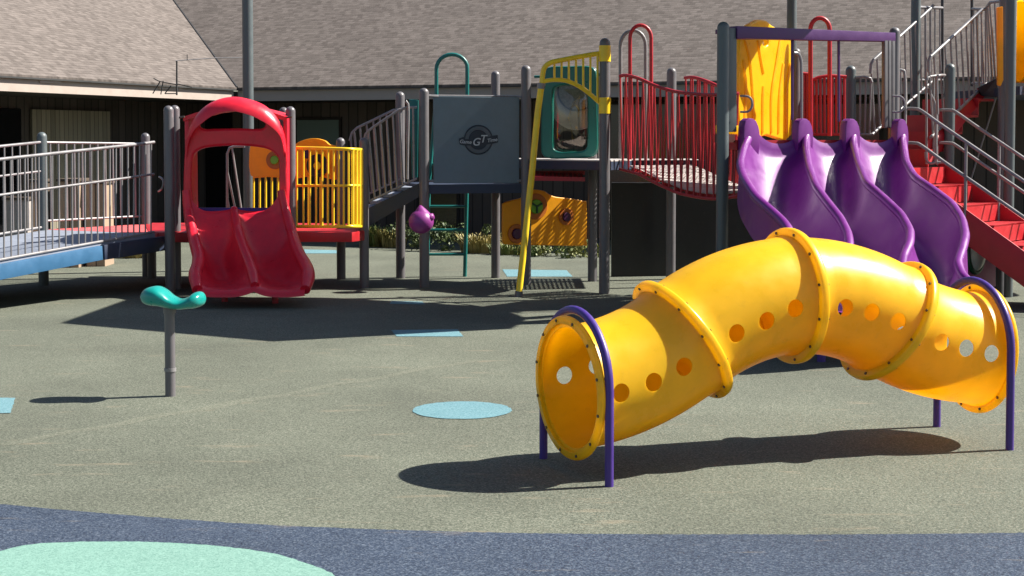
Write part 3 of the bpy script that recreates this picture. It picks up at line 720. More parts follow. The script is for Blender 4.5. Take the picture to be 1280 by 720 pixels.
# teal window panel
wn = thing('window_panel', 'teal framed clear bubble window panel beside the yellow climbing bars', 'play panel', P(712, 200, 19.0)[:])
pw = Plane(P(676,300,18.95), P(748,300,18.75))
plate('frame', M['teal'], wn, pw, sm([(678,102),(680,89),(690,83.5),(712,83),(734,82.5),(744.5,87),(747,99),(747.5,140),(748,180),(745,193),(735,197),(712,198),(690,198.3),(679.5,194),(677,182),(677.5,140)], 3), (sm([(692,119),(694,110),(702,107),(714,106.5),(726,106.5),(733,109.5),(735,118),(735,148),(735,176),(733,186),(726,189),(714,189.5),(702,190),(694,187),(692,178),(692,148)], 3),), 0, .10, .022)
rows = []
for i in range(9):
    f = i/8; rr = math.cos(f*math.pi/2); dp = .16*math.sin(f*math.pi/2); q = []
    for k in range(32):
        a = 2*math.pi*k/32; u = 713.5+24*rr*math.copysign(abs(math.cos(a))**.55, math.cos(a)); v = 147.5+42*rr*math.copysign(abs(math.sin(a))**.55, math.sin(a)); q.append(pw.px(u, v, .0)+pw.n*dp)
    rows.append(q)
m = MB(); m.grid(rows, cv=True); m.grid([[p+pw.n*.006 for p in r] for r in rows], cv=True); m.build('bubble', M['bubble'], wn, ang=80)
ring('image_disc', M['concrete'], wn, pw, 714, 126, 0, .36, -.30, .02); ring('roof_image_patch', M['roofimage'], wn, pw, 715, 113, 0, .235, -.27, .02); ring('image_rim', M['dark'], wn, pw, 715, 113, .235, .255, -.265, .02)  # added discs stand in for the bent roof image in the bubble
m = MB(); m.tube([pw.px(668,96,.0), pw.px(681,96,.0)], .017, 8); m.tube([pw.px(744,93,.0), pw.px(752,93,.0)], .02, 8); m.build('bracket', M['tealpaint'], wn)
m = MB(); m.prism([pw.px(747,95,-.05), pw.px(751,95,-.05), pw.px(751,198,-.05), pw.px(747,198,-.05)], (0,.04,0)); m.build('lit_post_strip', M['whitedeck'], wn)  # added pale strip, sunlit edge of the post put into colour
# yellow climbing pole with rungs
cpz = thing('climbing_pole', 'yellow slanted climbing pole with barred top arm clamped to grey post', 'climber', G(648, 371))
Yt, Yb2 = 17.75, G(648,371).y
top = [P(755,66,17.85),P(735,69,17.82),P(700,75.5,17.75),P(688,78.5,17.75),P(681,84,17.75),P(678.5,92,17.75),P(677,106,17.74),P(672,140,17.7),P(665,215,17.62),P(656,300,17.5),P(648.5,370,Yb2)]
MB().tube(smoothp(top[:8], 5), .03, 12).build('top_arm', M['ypaint'], cpz)
MB().tube([P(676.5,108,17.74),P(672,142,17.7),P(665,215,17.62),P(656,300,17.5),P(648.3,369,Yb2)], .038, 14).build('pole', M['ypaint'], cpz)
MB().tube([P(648.9,364,Yb2),P(648,371.5,Yb2)], .045, 12).build('foot', M['post'], cpz)
MB().tube([P(676.8,104,17.74),P(676,111,17.74)], .048, 12).build('collar', M['rail'], cpz)
low = smoothp([P(677,102.5,17.74),P(690,100,17.75),P(708,101,17.77),P(724,108,17.8),P(738,118,17.82),P(748,127,17.84),P(755,132,17.85)], 5)
MB().tube(low, .025, 12).build('lower_arm', M['ypaint'], cpz)
for u, v0, v1 in ((693,77.5,100.5),(702,75.5,101),(711,74,103),(720,72.3,106.5),(729,71,112),(738,69.5,119),(747,68,127)):
    MB().tube([P(u,v1,17.8),P(u,v0,17.8)], .0135, 8).build('bar', M['ypaint'], cpz)
# orange activity panel under the deck
po = Plane(P(628,300,19.2), P(735,300,19.8))
op = thing('activity_panel', 'orange wavy topped play panel with green knob under the raised deck', 'play panel', G(680, 350))
plate('board', M['orange'], op, po, sm([(629,254),(640,250),(652,247),(658,240),(667,237),(679,238.5),(686,243),(694,246),(712,248),(730,251.5),(732.5,256),(732.5,302),(729,307),(690,307),(640,306),(630,305),(628,300),(628,260)], 3), (), 0, .05, .012)
for (u, v, mt, rr) in ((668,258,'lime',.115),(644,292,'knobp',.085),(706,271,'knobp',.075)):
    ring('knob_ring', M['orring'], op, po, u, v, rr*.8, rr*1.45, .035, .02); ring('knob', M[mt], op, po, u, v, 0, rr*.78, .045, .04)
a_, z_ = po.hit(668, 258); m = MB()
for k in range(3): m.beam(po.to(a_, z_, .07), po.to(a_+.085*math.cos(k*2.09+.5), z_+.085*math.sin(k*2.09+.5), .07), .025, .02)
m.build('spinner_arm', M['green'], op)

# ------------------------------------------------------------------ clatter bridge
br = thing('play_bridge', 'red railed swaying bridge with pale perforated floor between two raised decks', 'bridge', G(838, 352))
dB = V((.55,-.835,0)).normalized(); wB = V((.835,.55,0)).normalized(); oB = V((1.36, 17.92, 0)); WB = .95
fz = lambda t: interp([(-.3,1.51),(0,1.50),(.25,1.46),(.6,1.35),(1.0,1.255),(1.4,1.215),(1.8,1.23),(2.4,1.35),(2.9,1.5)], t)
TB = 1.95; m = MB(); nseg = 10
for k in range(nseg):
    t0, t1 = k/nseg*TB, (k+.93)/nseg*TB
    A = oB+dB*t0+up*fz(t0); B = oB+dB*t1+up*fz(t1); perf(m, A, B, B+wB*WB, A+wB*WB, 5, 20, .66)
m.build('floor', M['whitedeck'], br, smooth=False)
for k in range(nseg):
    t0 = (k+.5)/nseg*TB; p = oB+dB*t0+up*(fz(t0)-.04); MB().beam(p, p+wB*WB, .03, .05).build('cross_bar', M['redmetal'], br)
tz = lambda t: interp([(-.2,2.56),(.05,2.56),(.3,2.50),(.6,2.40),(1.0,2.33),(1.5,2.29),(2.0,2.30),(2.5,2.36)], t)
for w0, nb in ((-.02, 38), (WB+.02, 17)):
    TR = TB if w0 < 0 else .95
    S = [TR*k/24 for k in range(25)]
    tops = smoothp([oB-dB*.12+wB*w0+up*2.555]+[oB+dB*t+wB*w0+up*tz(t) for t in S[::3]], 3)
    bots = smoothp([oB-dB*.12+wB*w0+up*1.46]+[oB+dB*t+wB*w0+up*(fz(t)-.06) for t in S[::3]], 3)
    railing(br, tops, bots, nb, .0105, .02, 'redmetal', lean=.014)
post(br, 838.5, 84.5, 19.6, r=.062)
hp = []
for (nm, lab, mt, u0, u1, vt, Yh, vb, rr) in (('hoop_handrail','red hoop grab rail rising above the bridge railing','redmetal',787.5,814,31.5,18.9,200,.024),
        ('hoop_handrail','grey hoop grab rail just behind the red hoop over the bridge','rail',775.5,807,38,19.2,198,.024),
        ('hoop_handrail','red hoop grab rail behind the purple crossbar and red bars','redmetal',1013,1037,22.5,17.6,170,.026)):
    h_ = thing(nm, lab, 'grab rail', P((u0+u1)/2, vb, Yh)[:]); r_ = (u1-u0)/2
    pts = [P(u0,vb,Yh),P(u0,vt+r_*1.2,Yh)]+[P((u0+u1)/2-r_*math.cos(k*math.pi/12), vt+r_*1.2-r_*1.2*math.sin(k*math.pi/12), Yh) for k in range(1,12)]+[P(u1,vt+r_*1.2,Yh),P(u1,vb,Yh)]
    MB().tube(pts, rr, 10).build('hoop', M[mt], h_)
# dark wall below the bridge
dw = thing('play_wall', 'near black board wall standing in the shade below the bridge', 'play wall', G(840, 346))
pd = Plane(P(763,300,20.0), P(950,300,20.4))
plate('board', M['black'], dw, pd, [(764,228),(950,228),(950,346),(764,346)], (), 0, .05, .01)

# ------------------------------------------------------------------ slide platform
spf = thing('slide_platform', 'tall deck with purple crossbar above the triple purple slide', 'play platform', V((3.1, 16.4, 0)))
A_ = P(906,300,15.35); D_ = P(1115,300,16.6); A_.z = D_.z = 0
uC = (D_-A_).normalized(); bC = V((-uC.y, uC.x, 0))
zc = 1.80
MB().prism([V((p.x,p.y,zc-.10)) for p in (A_+uC*.15, D_, D_+bC*1.2, A_+uC*1.0+bC*1.2, A_+uC*.3+bC*.25)], (0,0,.10)).build('deck', M['redmetal'], spf)
post(spf, 902.5, 27, 15.3, r=.062, mat='postg'); post(spf, 1115.5, 34, 16.7, r=.06, mat='post')
post(spf, 1061.5, 82, 18.2, r=.062, mat='postg'); post(spf, 993, 60, 17.7, r=.055, mat='post', z0=0)
pc = Plane(A_, D_)
m = MB(); m.prism([pc.px(910.5,35,.0), pc.px(921,35,.0), pc.px(921,165,.0), pc.px(910.5,165,.0)], bC*.09); m.build('post_sleeve', M['postg'], spf, bevel=.006)
for k in range(3):
    m = MB(); u = 1104.5+k*4.6; m.prism([pc.px(u,50,.02), pc.px(u+3.6,50,.02), pc.px(u+3.6,160,.02), pc.px(u,160,.02)], bC*.05); m.build('post_sleeve', M['post'], spf, bevel=.004)
m = MB(); m.prism([pc.px(920,32.5,.02), pc.px(1118,41,.02), pc.px(1118,52,.02), pc.px(920,48.5,.02)], bC*.14); m.build('crossbar', M['plum'], spf, bevel=.008)
m = MB(); m.prism([pc.px(945,32,-.55), pc.px(1100,34.5,-.55), pc.px(1100,40,-.55), pc.px(945,38,-.55)], bC*.10); m.build('crossbar', M['plum'], spf, bevel=.008)
for u, vt, vb in ((994.5,46,150),(1052.5,49,152)): MB().tube([pc.px(u,vb,-.05), pc.px(u,vt,-.05)], .016, 8).build('upright_rod', M['plum'], spf)
for (u, s) in ((921, 1), (1111, 1)):
    MB().tube(smoothp([pc.px(u+1,120,.04),pc.px(u+6,121,.10),pc.px(u+9,126,.12),pc.px(u+9,134,.12),pc.px(u+6,139.5,.10),pc.px(u+1,140,.04)], 4), .011, 8).build('grab_handle', M['rail'], spf)
MB().tube(smoothp([pc.px(1003.5,150,-.02),pc.px(1003.5,90,-.02),pc.px(1002.5,74,-.02),pc.px(999,67,-.02),pc.px(994,66,-.02)], 5), .016, 8).build('grab_handle', M['rail'], spf)
Yr = 17.75
railing(spf, [P(996,91,Yr),P(1014,93,Yr)], [P(996,168,Yr),P(1014,168,Yr)], 5, .017, .02, 'redmetal', name='barrier')
railing(spf, [P(1014,101,Yr),P(1022,97,Yr),P(1036,94.5,Yr),P(1058,96,Yr)], [P(1014,168,Yr),P(1058,168,Yr)], 9, .017, .02, 'redmetal', name='barrier')
railing(spf, [P(1066,101,18.2),P(1070,97,18.2),P(1080,96,18.2),P(1088,98,18.2),P(1090,103,18.2)], [P(1066,168,18.2),P(1090,168,18.2)], 4, .012, .016, 'rail', name='barrier')
m = MB(); m.prism([pc.px(907,156,-.1), pc.px(935,157,-.1), pc.px(935,168,-.1), pc.px(907,167,-.1)], bC*.06); m.build('entry_sill', M['yellow'], spf, bevel=.01)
m = MB(); m.prism([pc.px(905,168,-.09), pc.px(926,168,-.09), pc.px(926,178,-.09), pc.px(905,178,-.09)], bC*.06); m.build('deck_edge', coat('brown_deck_edge', (.08,.02,.015), .5), spf)
# ridged yellow panel
pt = Plane(P(921,300,16.5), P(989,300,17.75))
tp_ = thing('ridged_panel', 'tall yellow panel with raised branching ridges left of purple crossbar', 'play panel', P(955,168,16.9)[:])
plate('board', M['yellow'], tp_, pt, sm([(922,50),(928,36),(938,28),(946,24.5),(955,26),(962,32),(974,38),(985,46),(987,60),(987,168),(955,169),(922,168)], 3), (sm([(951,52),(954,48.5),(957,52),(956.5,56),(953,58),(950.5,56)], 2),), 0, .07, .02)
for line in ([(926,162),(928,110),(925,75)], [(938,164),(936,110),(932,70),(925,45)], [(950,92),(946,70),(943,50)], [(949,166),(949,128),(950,108)], [(960,166),(960,120),(966,80),(971,50)], [(969,166),(970,120),(975,80)], [(979,166),(979,115),(984,80)]):
    MB().tube([pt.px(*q, .034) for q in [tuple(x) for x in smoothp([V(l) for l in line], 5)]], .022, 8).build('ridge', M['yellow'], tp_)

# ------------------------------------------------------------------ triple purple slide
tri = thing('triple_slide', 'purple triple wave slide with tall fins below the purple crossbar', 'slide', V((4.0, 14.2, 0)))
R1 = [(145,934),(150,939),(158,942),(167,937),(187,929),(205,925),(222,930),(245,945),(262,965),(276,980),(290,989),(308,993),(325,990),(343,993),(357,1006),(372,1024)]
R2 = [(145,996),(150,1002),(158,1007),(170,1008),(187,1008),(207,1011),(232,1020),(252,1035),(272,1051),(290,1060),(306,1062),(325,1057),(343,1060),(357,1074),(372,1094)]
R3 = [(145,1057),(150,1062),(158,1066),(177,1067),(200,1072),(227,1083),(248,1107),(267,1127),(287,1138),(303,1137),(320,1129),(335,1128),(345,1131),(357,1146),(372,1166)]
R4 = [(146,1118),(152,1124),(158,1126.5),(177,1129),(200,1132),(220,1143),(235,1166),(253,1190),(273,1203),(293,1207),(310,1203),(327,1197),(343,1203),(357,1220),(372,1241)]
g_ = [(145,1.0),(170,.995),(200,.955),(230,.905),(260,.865),(300,.82),(340,.785),(372,.755)]
K = 60; svs = [157+215*(k/(K-1)) for k in range(K)]; rims = []
for tab, Y0 in zip((R1, R2, R3, R4), (15.55, 15.9, 16.25, 16.6)):
    rims.append([P((interp(tab, v-4)+2*interp(tab, v)+interp(tab, v+4))/4, v, Y0*interp(g_, v)) for v in svs])
dep = [interp([(146,.18),(165,.19),(180,.30),(210,.46),(260,.5),(310,.44),(345,.28),(372,.12)], v) for v in svs]
chute('chute', M['purple'], tri, rims, dep, 20, 2.3, .042, .10)
for i in range(4):                                                    # fins on the deck edge
    p = rims[i][1]; f_ = MB(); pr = [(-.19,-.32),(-.185,-.12),(-.18,.02),(-.165,.075),(-.12,.105),(-.07,.10),(-.03,.075),(.0,.02),(.015,-.04),(.02,-.12),(.0,-.32)]
    if i == 3: pr = [(-.14+(x+.17)*.82, z) for x, z in pr]
    f_.prism([p+uC*(x*1.05+.035)+up*z-bC*.06 for x, z in pr], bC*.10); f_.build('fin', M['purple'], tri, bevel=.012)
for i in range(3):
    g = rims[i][K-9].lerp(rims[i+1][K-9], .5); MB().tube([V((g.x,g.y,0)), V((g.x,g.y,g.z-dep[K-9]-.01))], .035, 10).build('leg', M['purplemetal'], tri)

# ------------------------------------------------------------------ stairs on the right
st1 = thing('stair_flight', 'red stair flight with grey pipe handrails descending beside the purple slide', 'stairs', V((5.0, 16.6, 0)))
o1 = P(1139.5,210,16.9); d1 = V((.78,-.625,0)).normalized(); w1 = V((.625,.78,0)); WS = .92; rise, run = .205, .315
NSt = 7
for k in range(NSt):
    e = o1+d1*(run*k)-up*(rise*k)
    m = MB(); m.hexa([e-up*.185, e-up*.185+w1*WS, e-up*.185+w1*WS-d1*.012, e-up*.185-d1*.012, e, e+w1*WS, e+w1*WS-d1*.012, e-d1*.012]); m.build('riser', M['redstep'], st1, smooth=False)
    m = MB(); b = e-up*.195
    m.hexa([b-up*.02, b-up*.02+w1*WS, b-up*.02+w1*WS+d1*run, b-up*.02+d1*run, b, b+w1*WS, b+w1*WS+d1*(run+.01), b+d1*(run+.01)]); m.build('tread', M['redstep'], st1, smooth=False)
for w0 in (-.03, WS+.03):
    a = o1+w1*w0-d1*.1; L = run*NSt+.1; b = a+d1*L-up*(rise*NSt+.06); h0, h1 = (.02, -.36) if w0 < 0 else (.06, -.32)
    a = a+up*.03
    m = MB(); m.prism([a+up*h0, b+up*h0, b+up*h1, a+up*h1], w1*.025); m.build('stringer', M['redstep'] if w0 > 0 else M['redmetal'], st1, bevel=.004)
def pipe(parent, pts, r=.019, mat='rail', name='handrail'):
    return MB().tube(pts, r, 10).build(name, M[mat], parent)
for w0, sh in ((-.02, 0), (WS+.02, 0)):
    lo = []
    for (h_, tt) in ((.66, 0), (.28, 0)):
        s = o1+w1*w0-d1*.08
        pts = [s+up*h_, s+d1*.12+up*(h_-.004), s+d1*.2+up*(h_-.03)]+[o1+w1*w0+d1*(run*k)+up*(h_-rise*(k-.35)-.03) for k in (1.2, 3, 5, 7)]
        pipe(st1, smoothp(pts, 4))
    for k in (2.0, 4.9):
        p = o1+w1*w0+d1*(run*k)-up*(rise*(k-.35)); pipe(st1, [p-up*.35, p+up*.62], .017, name='rail_post')
# landing and upper flight
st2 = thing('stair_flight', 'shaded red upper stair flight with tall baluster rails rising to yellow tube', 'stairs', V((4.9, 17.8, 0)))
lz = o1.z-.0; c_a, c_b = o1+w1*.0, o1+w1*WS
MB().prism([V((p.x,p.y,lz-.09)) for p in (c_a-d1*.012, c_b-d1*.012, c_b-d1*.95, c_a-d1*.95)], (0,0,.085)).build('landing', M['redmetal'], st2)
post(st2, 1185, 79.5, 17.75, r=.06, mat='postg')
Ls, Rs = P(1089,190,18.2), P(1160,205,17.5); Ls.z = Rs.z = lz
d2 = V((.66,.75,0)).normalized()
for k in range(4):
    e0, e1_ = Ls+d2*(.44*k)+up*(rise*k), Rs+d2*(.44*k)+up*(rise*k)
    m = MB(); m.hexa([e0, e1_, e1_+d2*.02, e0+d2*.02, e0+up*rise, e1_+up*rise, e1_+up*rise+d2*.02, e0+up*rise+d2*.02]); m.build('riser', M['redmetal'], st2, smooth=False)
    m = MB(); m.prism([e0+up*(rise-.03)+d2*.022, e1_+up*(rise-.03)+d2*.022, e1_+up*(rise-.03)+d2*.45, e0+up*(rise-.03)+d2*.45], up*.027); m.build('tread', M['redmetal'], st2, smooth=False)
m = MB(); m.prism([P(1156,178,17.55),P(1168,170,17.6),P(1228,108,18.9),P(1237,110,18.95),P(1193,166,17.9),P(1160,205,17.6)], (.03,.02,0)); m.build('stringer', M['redstep'], st2)
railing(st2, [P(1161,90,17.5),P(1161,76,17.5),P(1163,71,17.5),P(1228,12,19.0),P(1233,11,19.0)], [P(1163,172,17.5),P(1233,104,19.0)], 11, .0125, .02)
railing(st2, [P(1088,92,18.2),P(1089,80,18.2),P(1092,75,18.2),P(1165,9,19.7),P(1167,6,19.7)], [P(1090,168,18.2),P(1167,100,19.7)], 12, .0125, .02)
for pts in ([P(1170,143,17.6),P(1168,128,17.6),P(1160,112,17.55),P(1157,104,17.5),P(1160,97,17.5),P(1168,95,17.6),P(1181,94,17.7)], [P(1172,143,17.45),P(1171,100,17.45),P(1174,94.5,17.45),P(1181,94,17.6)], [P(1121,87,16.9),P(1128,88,16.9),P(1131,94,16.9),P(1131.5,138,16.9)], [P(1129,104,17.0),P(1131,100,17.0),P(1132,106,17.0),P(1131.5,160,17.0)],
            [P(1157,190,17.2),P(1158,200,17.2),P(1162,204,17.2),P(1168,203,17.2),P(1171,196,17.2)], [P(1170,143,17.3),P(1170,200,17.3),P(1173,203,17.3),P(1178,203,17.3)]):
    pipe(st2, smoothp(pts, 4), .016)
for u, v0, v1, Y in ((1158,95,205,17.5),(1167,95,190,17.6),(1171,140,205,17.45),(1125,88,160,16.9),(1131.5,138,200,16.9)): pipe(st2, [P(u,v1,Y),P(u,v0,Y)], .014, name='rail_post')

# upper deck and its rails
ud = thing('upper_deck', 'highest deck with dark posts and tall grey rails at the stair top', 'play platform', V((6.3, 18.9, 0)))
post(ud, 1260, -40, 17.4, r=.06, mat='postg'); post(ud, 1251, -30, 18.2, r=.055, mat='post')
post(ud, 1141.5, -35, 19.3, r=.06, mat='postg')
dz = P(1240, 112, 19.0).z
MB().prism([V((p.x,p.y,dz-.1)) for p in (P(1228,110,18.9),P(1275,110,17.8),P(1330,110,18.6),P(1290,110,20.2),P(1180,110,20.2))], (0,0,.1)).build('deck', M['navy'], ud)
m = MB(); m.prism([P(1222,110,18.7),P(1246,98,18.5),P(1248,122,18.5),P(1228,120,18.7)], (0,.05,0)); m.build('bracket', M['dark'], ud)
railing(ud, [P(1147,9,19.5),P(1178,10,20.0)], [P(1147,100,19.5),P(1178,100,20.0)], 5, .012, .02)
railing(ud, [P(1215,11,19.8),P(1232,12,19.2),P(1234,8,18.9),P(1238,3,18.6),P(1255,1,18.2)], [P(1215,104,19.8),P(1232,104,19.2),P(1255,104,18.2)], 9, .014, .019)
for u, Y in ((1178,20.0),(1215,19.8)): pipe(ud, [P(u,108,Y),P(u,-60,Y)], .02, 'dark', 'upright')
# small diagonal brace under the deck
pipe(ud, [P(1245,122,18.6),P(1212,230,18.6)], .01, 'rail', 'brace')
# tube slide
tb = thing('tube_slide', 'yellow tube slide mouth at the highest deck on the right', 'tube slide', V((7.1, 17.6, 0)))
c = P(1312, 52, 18.5); m = MB(); rows = []
for k in range(14):
    t = k/13; x = lerp(-.0, 1.7, t); zc_ = -.9*t*t
    ctr = c+V((-.38+x, -.1*t, zc_)); nv = V((1,-.1,-1.8*t)).normalized(); s1 = V((0,1,0)); s2 = nv.cross(s1).normalized()
    rows.append([ctr+s1*(.5*math.cos(2*math.pi*j/40))+s2*(.5*math.sin(2*math.pi*j/40)) for j in range(40)])
m.grid(rows, cv=True); m.grid([[p*.97+rows[k][0]*.0+(sum(rows[k], V((0,0,0)))/40)*.03 for p in rows[k]] for k in range(14)], cv=True); m.build('tube', M['yellow'], tb)
m = MB(); m.prism([P(1247,9,18.0),P(1254,8,18.0),P(1254.5,100,18.0),P(1251,108,18.0),P(1247.5,106,18.0)], (.0,.06,0)); m.build('entry_panel', M['orange'], tb, bevel=.01)
# magenta panel below the stairs
mp_ = thing('bubble_panel', 'dark magenta panel with green rimmed bubble window under the red stairs', 'play panel', G(1218, 358))
pm = Plane(P(1195,300,16.6), P(1243,300,17.0))
plate('board', M['magenta'], mp_, pm, [(1193,262),(1243,290),(1243,358),(1193,358)], (), 0, .04, .008)
m = MB(); cc = pm.px(1217, 312, .03)
rows = []
for i in range(9):
    f = i/8; rr = math.cos(f*math.pi/2); rows.append([cc+pm.u*(.13*rr*math.cos(k*math.pi/14))+up*(.24*rr*math.sin(k*math.pi/14))+pm.n*(.11*math.sin(f*math.pi/2)) for k in range(28)])
m.grid(rows, cv=True); m.build('bubble', glass('pale_bubble', (.35,.4,.38), .1), mp_, ang=80)
m = MB(); m.tube([cc+pm.u*(.14*math.cos(k*math.pi/18))+up*(.25*math.sin(k*math.pi/18)) for k in range(36)], .03, 10, closed=True); m.build('rim', M['green'], mp_)
MB().post(P(1248,360,17.3)*1.0-up*P(1248,360,17.3).z, P(1248,290,17.3).z, .06).build('post', M['dark'], mp_)

# ------------------------------------------------------------------ tall poles and canopy
SUN_AZ, SUN_EL = R(77), R(44)
sd = V((math.sin(SUN_AZ)*math.cos(SUN_EL), math.cos(SUN_AZ)*math.cos(SUN_EL), math.sin(SUN_EL)))
tpz = P(311.5, 300, 21.0); tpz.z = 0
o = MB().post(tpz, 7.0, .075).build('tall_pole', M['postg'], None); tag(o, 'tall grey green steel pole behind the red slide hood', 'pole')
cn = thing('shade_canopy', 'grey green pole behind yellow ridged panel holding a fabric shade above', 'shade canopy', P(987.5,300,17.7)*1.0-up*P(987.5,300,17.7).z)
q = P(987.5,300,17.7); q.z = 0
MB().post(q, 4.6, .057).build('pole', M['postg'], cn)
hc = 4.1; sh = sd*(hc/sd.z)
shp = smoothp(gp((75,404),(120,399.5),(150,390),(163,378),(172,371),(260,372),(400,372),(480,376),(560,381),(625,384)),4)[:-1]+smoothp(gp((625,384),(612,389),(606,394),(620,397),(660,398.5)),4)[:-1]+smoothp(gp((660,398.5),(625,402),(610,406),(640,411)),4)[:-1]+smoothp(gp((640,411),(560,412.5),(480,415),(410,421),(340,427)),4)[:-1]+smoothp(gp((340,427),(250,414),(160,408),(75,404)),4)[:-1]
m = MB(); m.prism([p+sh for p in shp], (0,0,.012)); bmesh.ops.triangulate(m.bm, faces=m.bm.faces[:], ngon_method='EAR_CLIP'); fab = m.build('fabric', M['canopy'], cn, smooth=False)
cx = G(330,398)+sh
pipe(cn, [q+up*4.45, V((cx.x, cx.y, hc+.06))], .035, 'postg', 'arm')
pipe(cn, [q+up*3.9, q.lerp(cx, .4)+up*2.45 if False else V((lerp(q.x,cx.x,.4), lerp(q.y,cx.y,.4), hc+.1))], .025, 'postg', 'arm')

# ------------------------------------------------------------------ school building
Kc = V((-4.53, 25.1, 0))*1.12; e1v = V((.930,-.367,0)).normalized(); e2v = V((-.367,-.930,0)).normalized()
ZE, SL = 1.8+.863*1.12, .5
def B(a, b, z): return Kc+e1v*a+e2v*b+up*z
def uvface(name, mat, parent, pts, U, Vv, thick=None):
    bm = bmesh.new(); f = bm.faces.new([bm.verts.new(p) for p in pts]); uvl = bm.loops.layers.uv.new('UVMap')
    for l in f.loops: l[uvl].uv = ((l.vert.co-pts[0]).dot(U), (l.vert.co-pts[0]).dot(Vv))
    if thick is not None:
        r = bmesh.ops.extrude_face_region(bm, geom=[f]); vs = [x for x in r['geom'] if isinstance(x, bmesh.types.BMVert)]
        bmesh.ops.translate(bm, verts=vs, vec=thick); bmesh.ops.recalc_face_normals(bm, faces=bm.faces)
    me = bpy.data.meshes.new(name); bm.to_mesh(me); bm.free(); return link(name, me, mat, parent)
bd = thing('school_building', 'low brown building with wide shingled roof and deep shaded eaves behind playground', 'building', B(2, -3, 0))
RU = 9.0; ct = math.sqrt(1+SL*SL)
upm = (e2v*-1+up*SL).normalized(); upl = (e1v*-1+up*SL).normalized()
rm = uvface('roof', M['shingle'], bd, [B(0,0,ZE), B(22,0,ZE), B(22,-RU,ZE+RU*SL), B(-RU,-RU,ZE+RU*SL)], e1v, upm, V((0,0,-.04)))
rl = uvface('roof', M['shingle'], bd, [B(0,0,ZE), B(-RU,-RU,ZE+RU*SL), B(-RU,14,ZE+RU*SL), B(0,14,ZE)], e2v, upl, V((0,0,-.04)))
m = MB(); m.tube([B(-.0-k*.45, -k*.45, ZE+k*.45*SL+.004) for k in range(20)], .022, 6); m.build('valley_flashing', M['cable'], rm)
FH = .20
m = MB(); m.prism([B(-.02,-.06,ZE-.05), B(22,-.06,ZE-.05), B(22,-.06,ZE-.05-FH), B(-.02,-.06,ZE-.05-FH)], e2v*-.03); m.build('fascia', M['fasciashade'], bd)
m = MB(); m.prism([B(-.06,.02,ZE-.05), B(-.06,14,ZE-.05), B(-.06,14,ZE-.05-FH), B(-.06,.02,ZE-.05-FH)], e1v*-.03); m.build('fascia', M['fascia'], bd)
for b0_, b1_ in ((1.7, 2.4), (5.0, 5.5)):
    m = MB(); m.prism([B(-.055,b0_,ZE-.05), B(-.055,b1_,ZE-.05), B(-.055,b1_,ZE-.1), B(-.055,b0_,ZE-.1)], e1v*.02); m.build('fascia_patch', M['fascia'], bd)
m = MB(); m.beam(B(-.03,.0,ZE-.045), B(-.03,14,ZE-.045), .07, .025); m.beam(B(-.0,-.03,ZE-.045), B(22,-.03,ZE-.045), .07, .022); m.build('drip_edge', M['cable'], bd)
ov = 1.9
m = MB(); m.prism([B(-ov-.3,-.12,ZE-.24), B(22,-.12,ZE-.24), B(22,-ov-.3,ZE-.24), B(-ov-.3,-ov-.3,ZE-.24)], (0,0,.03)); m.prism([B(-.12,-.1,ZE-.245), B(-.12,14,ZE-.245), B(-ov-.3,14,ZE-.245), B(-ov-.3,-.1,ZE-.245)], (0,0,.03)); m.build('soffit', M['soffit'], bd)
uvface('wall', M['siding'], bd, [B(-ov,-ov,0), B(22,-ov,0), B(22,-ov,ZE), B(-ov,-ov,ZE)], e1v, up, e2v*-.2)
uvface('wall', M['siding'], bd, [B(-ov,14,0), B(-ov,-ov,0), B(-ov,-ov,ZE), B(-ov,14,ZE)], e2v*-1, up, e1v*-.2)
wm = Plane(B(-ov,-ov,0), B(22,-ov,0)); wl = Plane(B(-ov,14,0), B(-ov,-ov,0))
def wallrect(name, mat, pl, u0, v0, u1, v1, n=.02, dep=.04, parent=None, fr=None):
    um = (u0+u1)/2; a0, _ = pl.hit(u0, v0); a1, _ = pl.hit(u1, v0); _, zt_ = pl.hit(um, v0); _, zb = pl.hit(um, v1)
    o_ = plate(name, mat, parent or bd, pl, [(a0,zb),(a1,zb),(a1,zt_),(a0,zt_)], (), n, dep, .004, raw=True)
    if fr:
        w = .05; i = [(a0,zb),(a1,zb),(a1,zt_),(a0,zt_)]; oo = [(a0-w,zb-w),(a1+w,zb-w),(a1+w,zt_+w),(a0-w,zt_+w)]
        plate('frame', M[fr], o_, pl, oo, (i,), n+.01, dep+.02, .004, raw=True)
    return o_
wallrect('window', M['pane'], wm, 372, 150, 425, 200, fr='soffit')
wallrect('door', M['darkpane'], wm, 525, 238, 572, 306, fr='soffit')
wallrect('window', M['darkpane'], wm, 764, 130, 900, 330, fr='soffit')  # added near-black pane, puts the eave shade into the wall
wallrect('window', M['darkpane'], wm, 940, 130, 1100, 300, fr='soffit')  # second added black pane for the shade under the eave
wallrect('door', M['darkpane'], wm, 150, 135, 290, 320)  # added black sheet carrying the eave shade, no real door
def uvrect(name, mat, pl, u0, v0, u1, v1, n):
    um = (u0+u1)/2; a0, _ = pl.hit(u0, v0); a1, _ = pl.hit(u1, v0); _, zt_ = pl.hit(um, v0); zb = 0.02
    return uvface(name, mat, bd, [pl.to(a0,zb,n), pl.to(a1,zb,n), pl.to(a1,zt_,n), pl.to(a0,zt_,n)], pl.u, up, pl.n*-.04)
uvrect('siding_panel', M['sidingtan'], wl, 36, 138, 134, 300, .06)
wallrect('door', M['darkpane'], wl, -40, 135, 24, 300)  # added black sheet, eave shade painted on the left wall
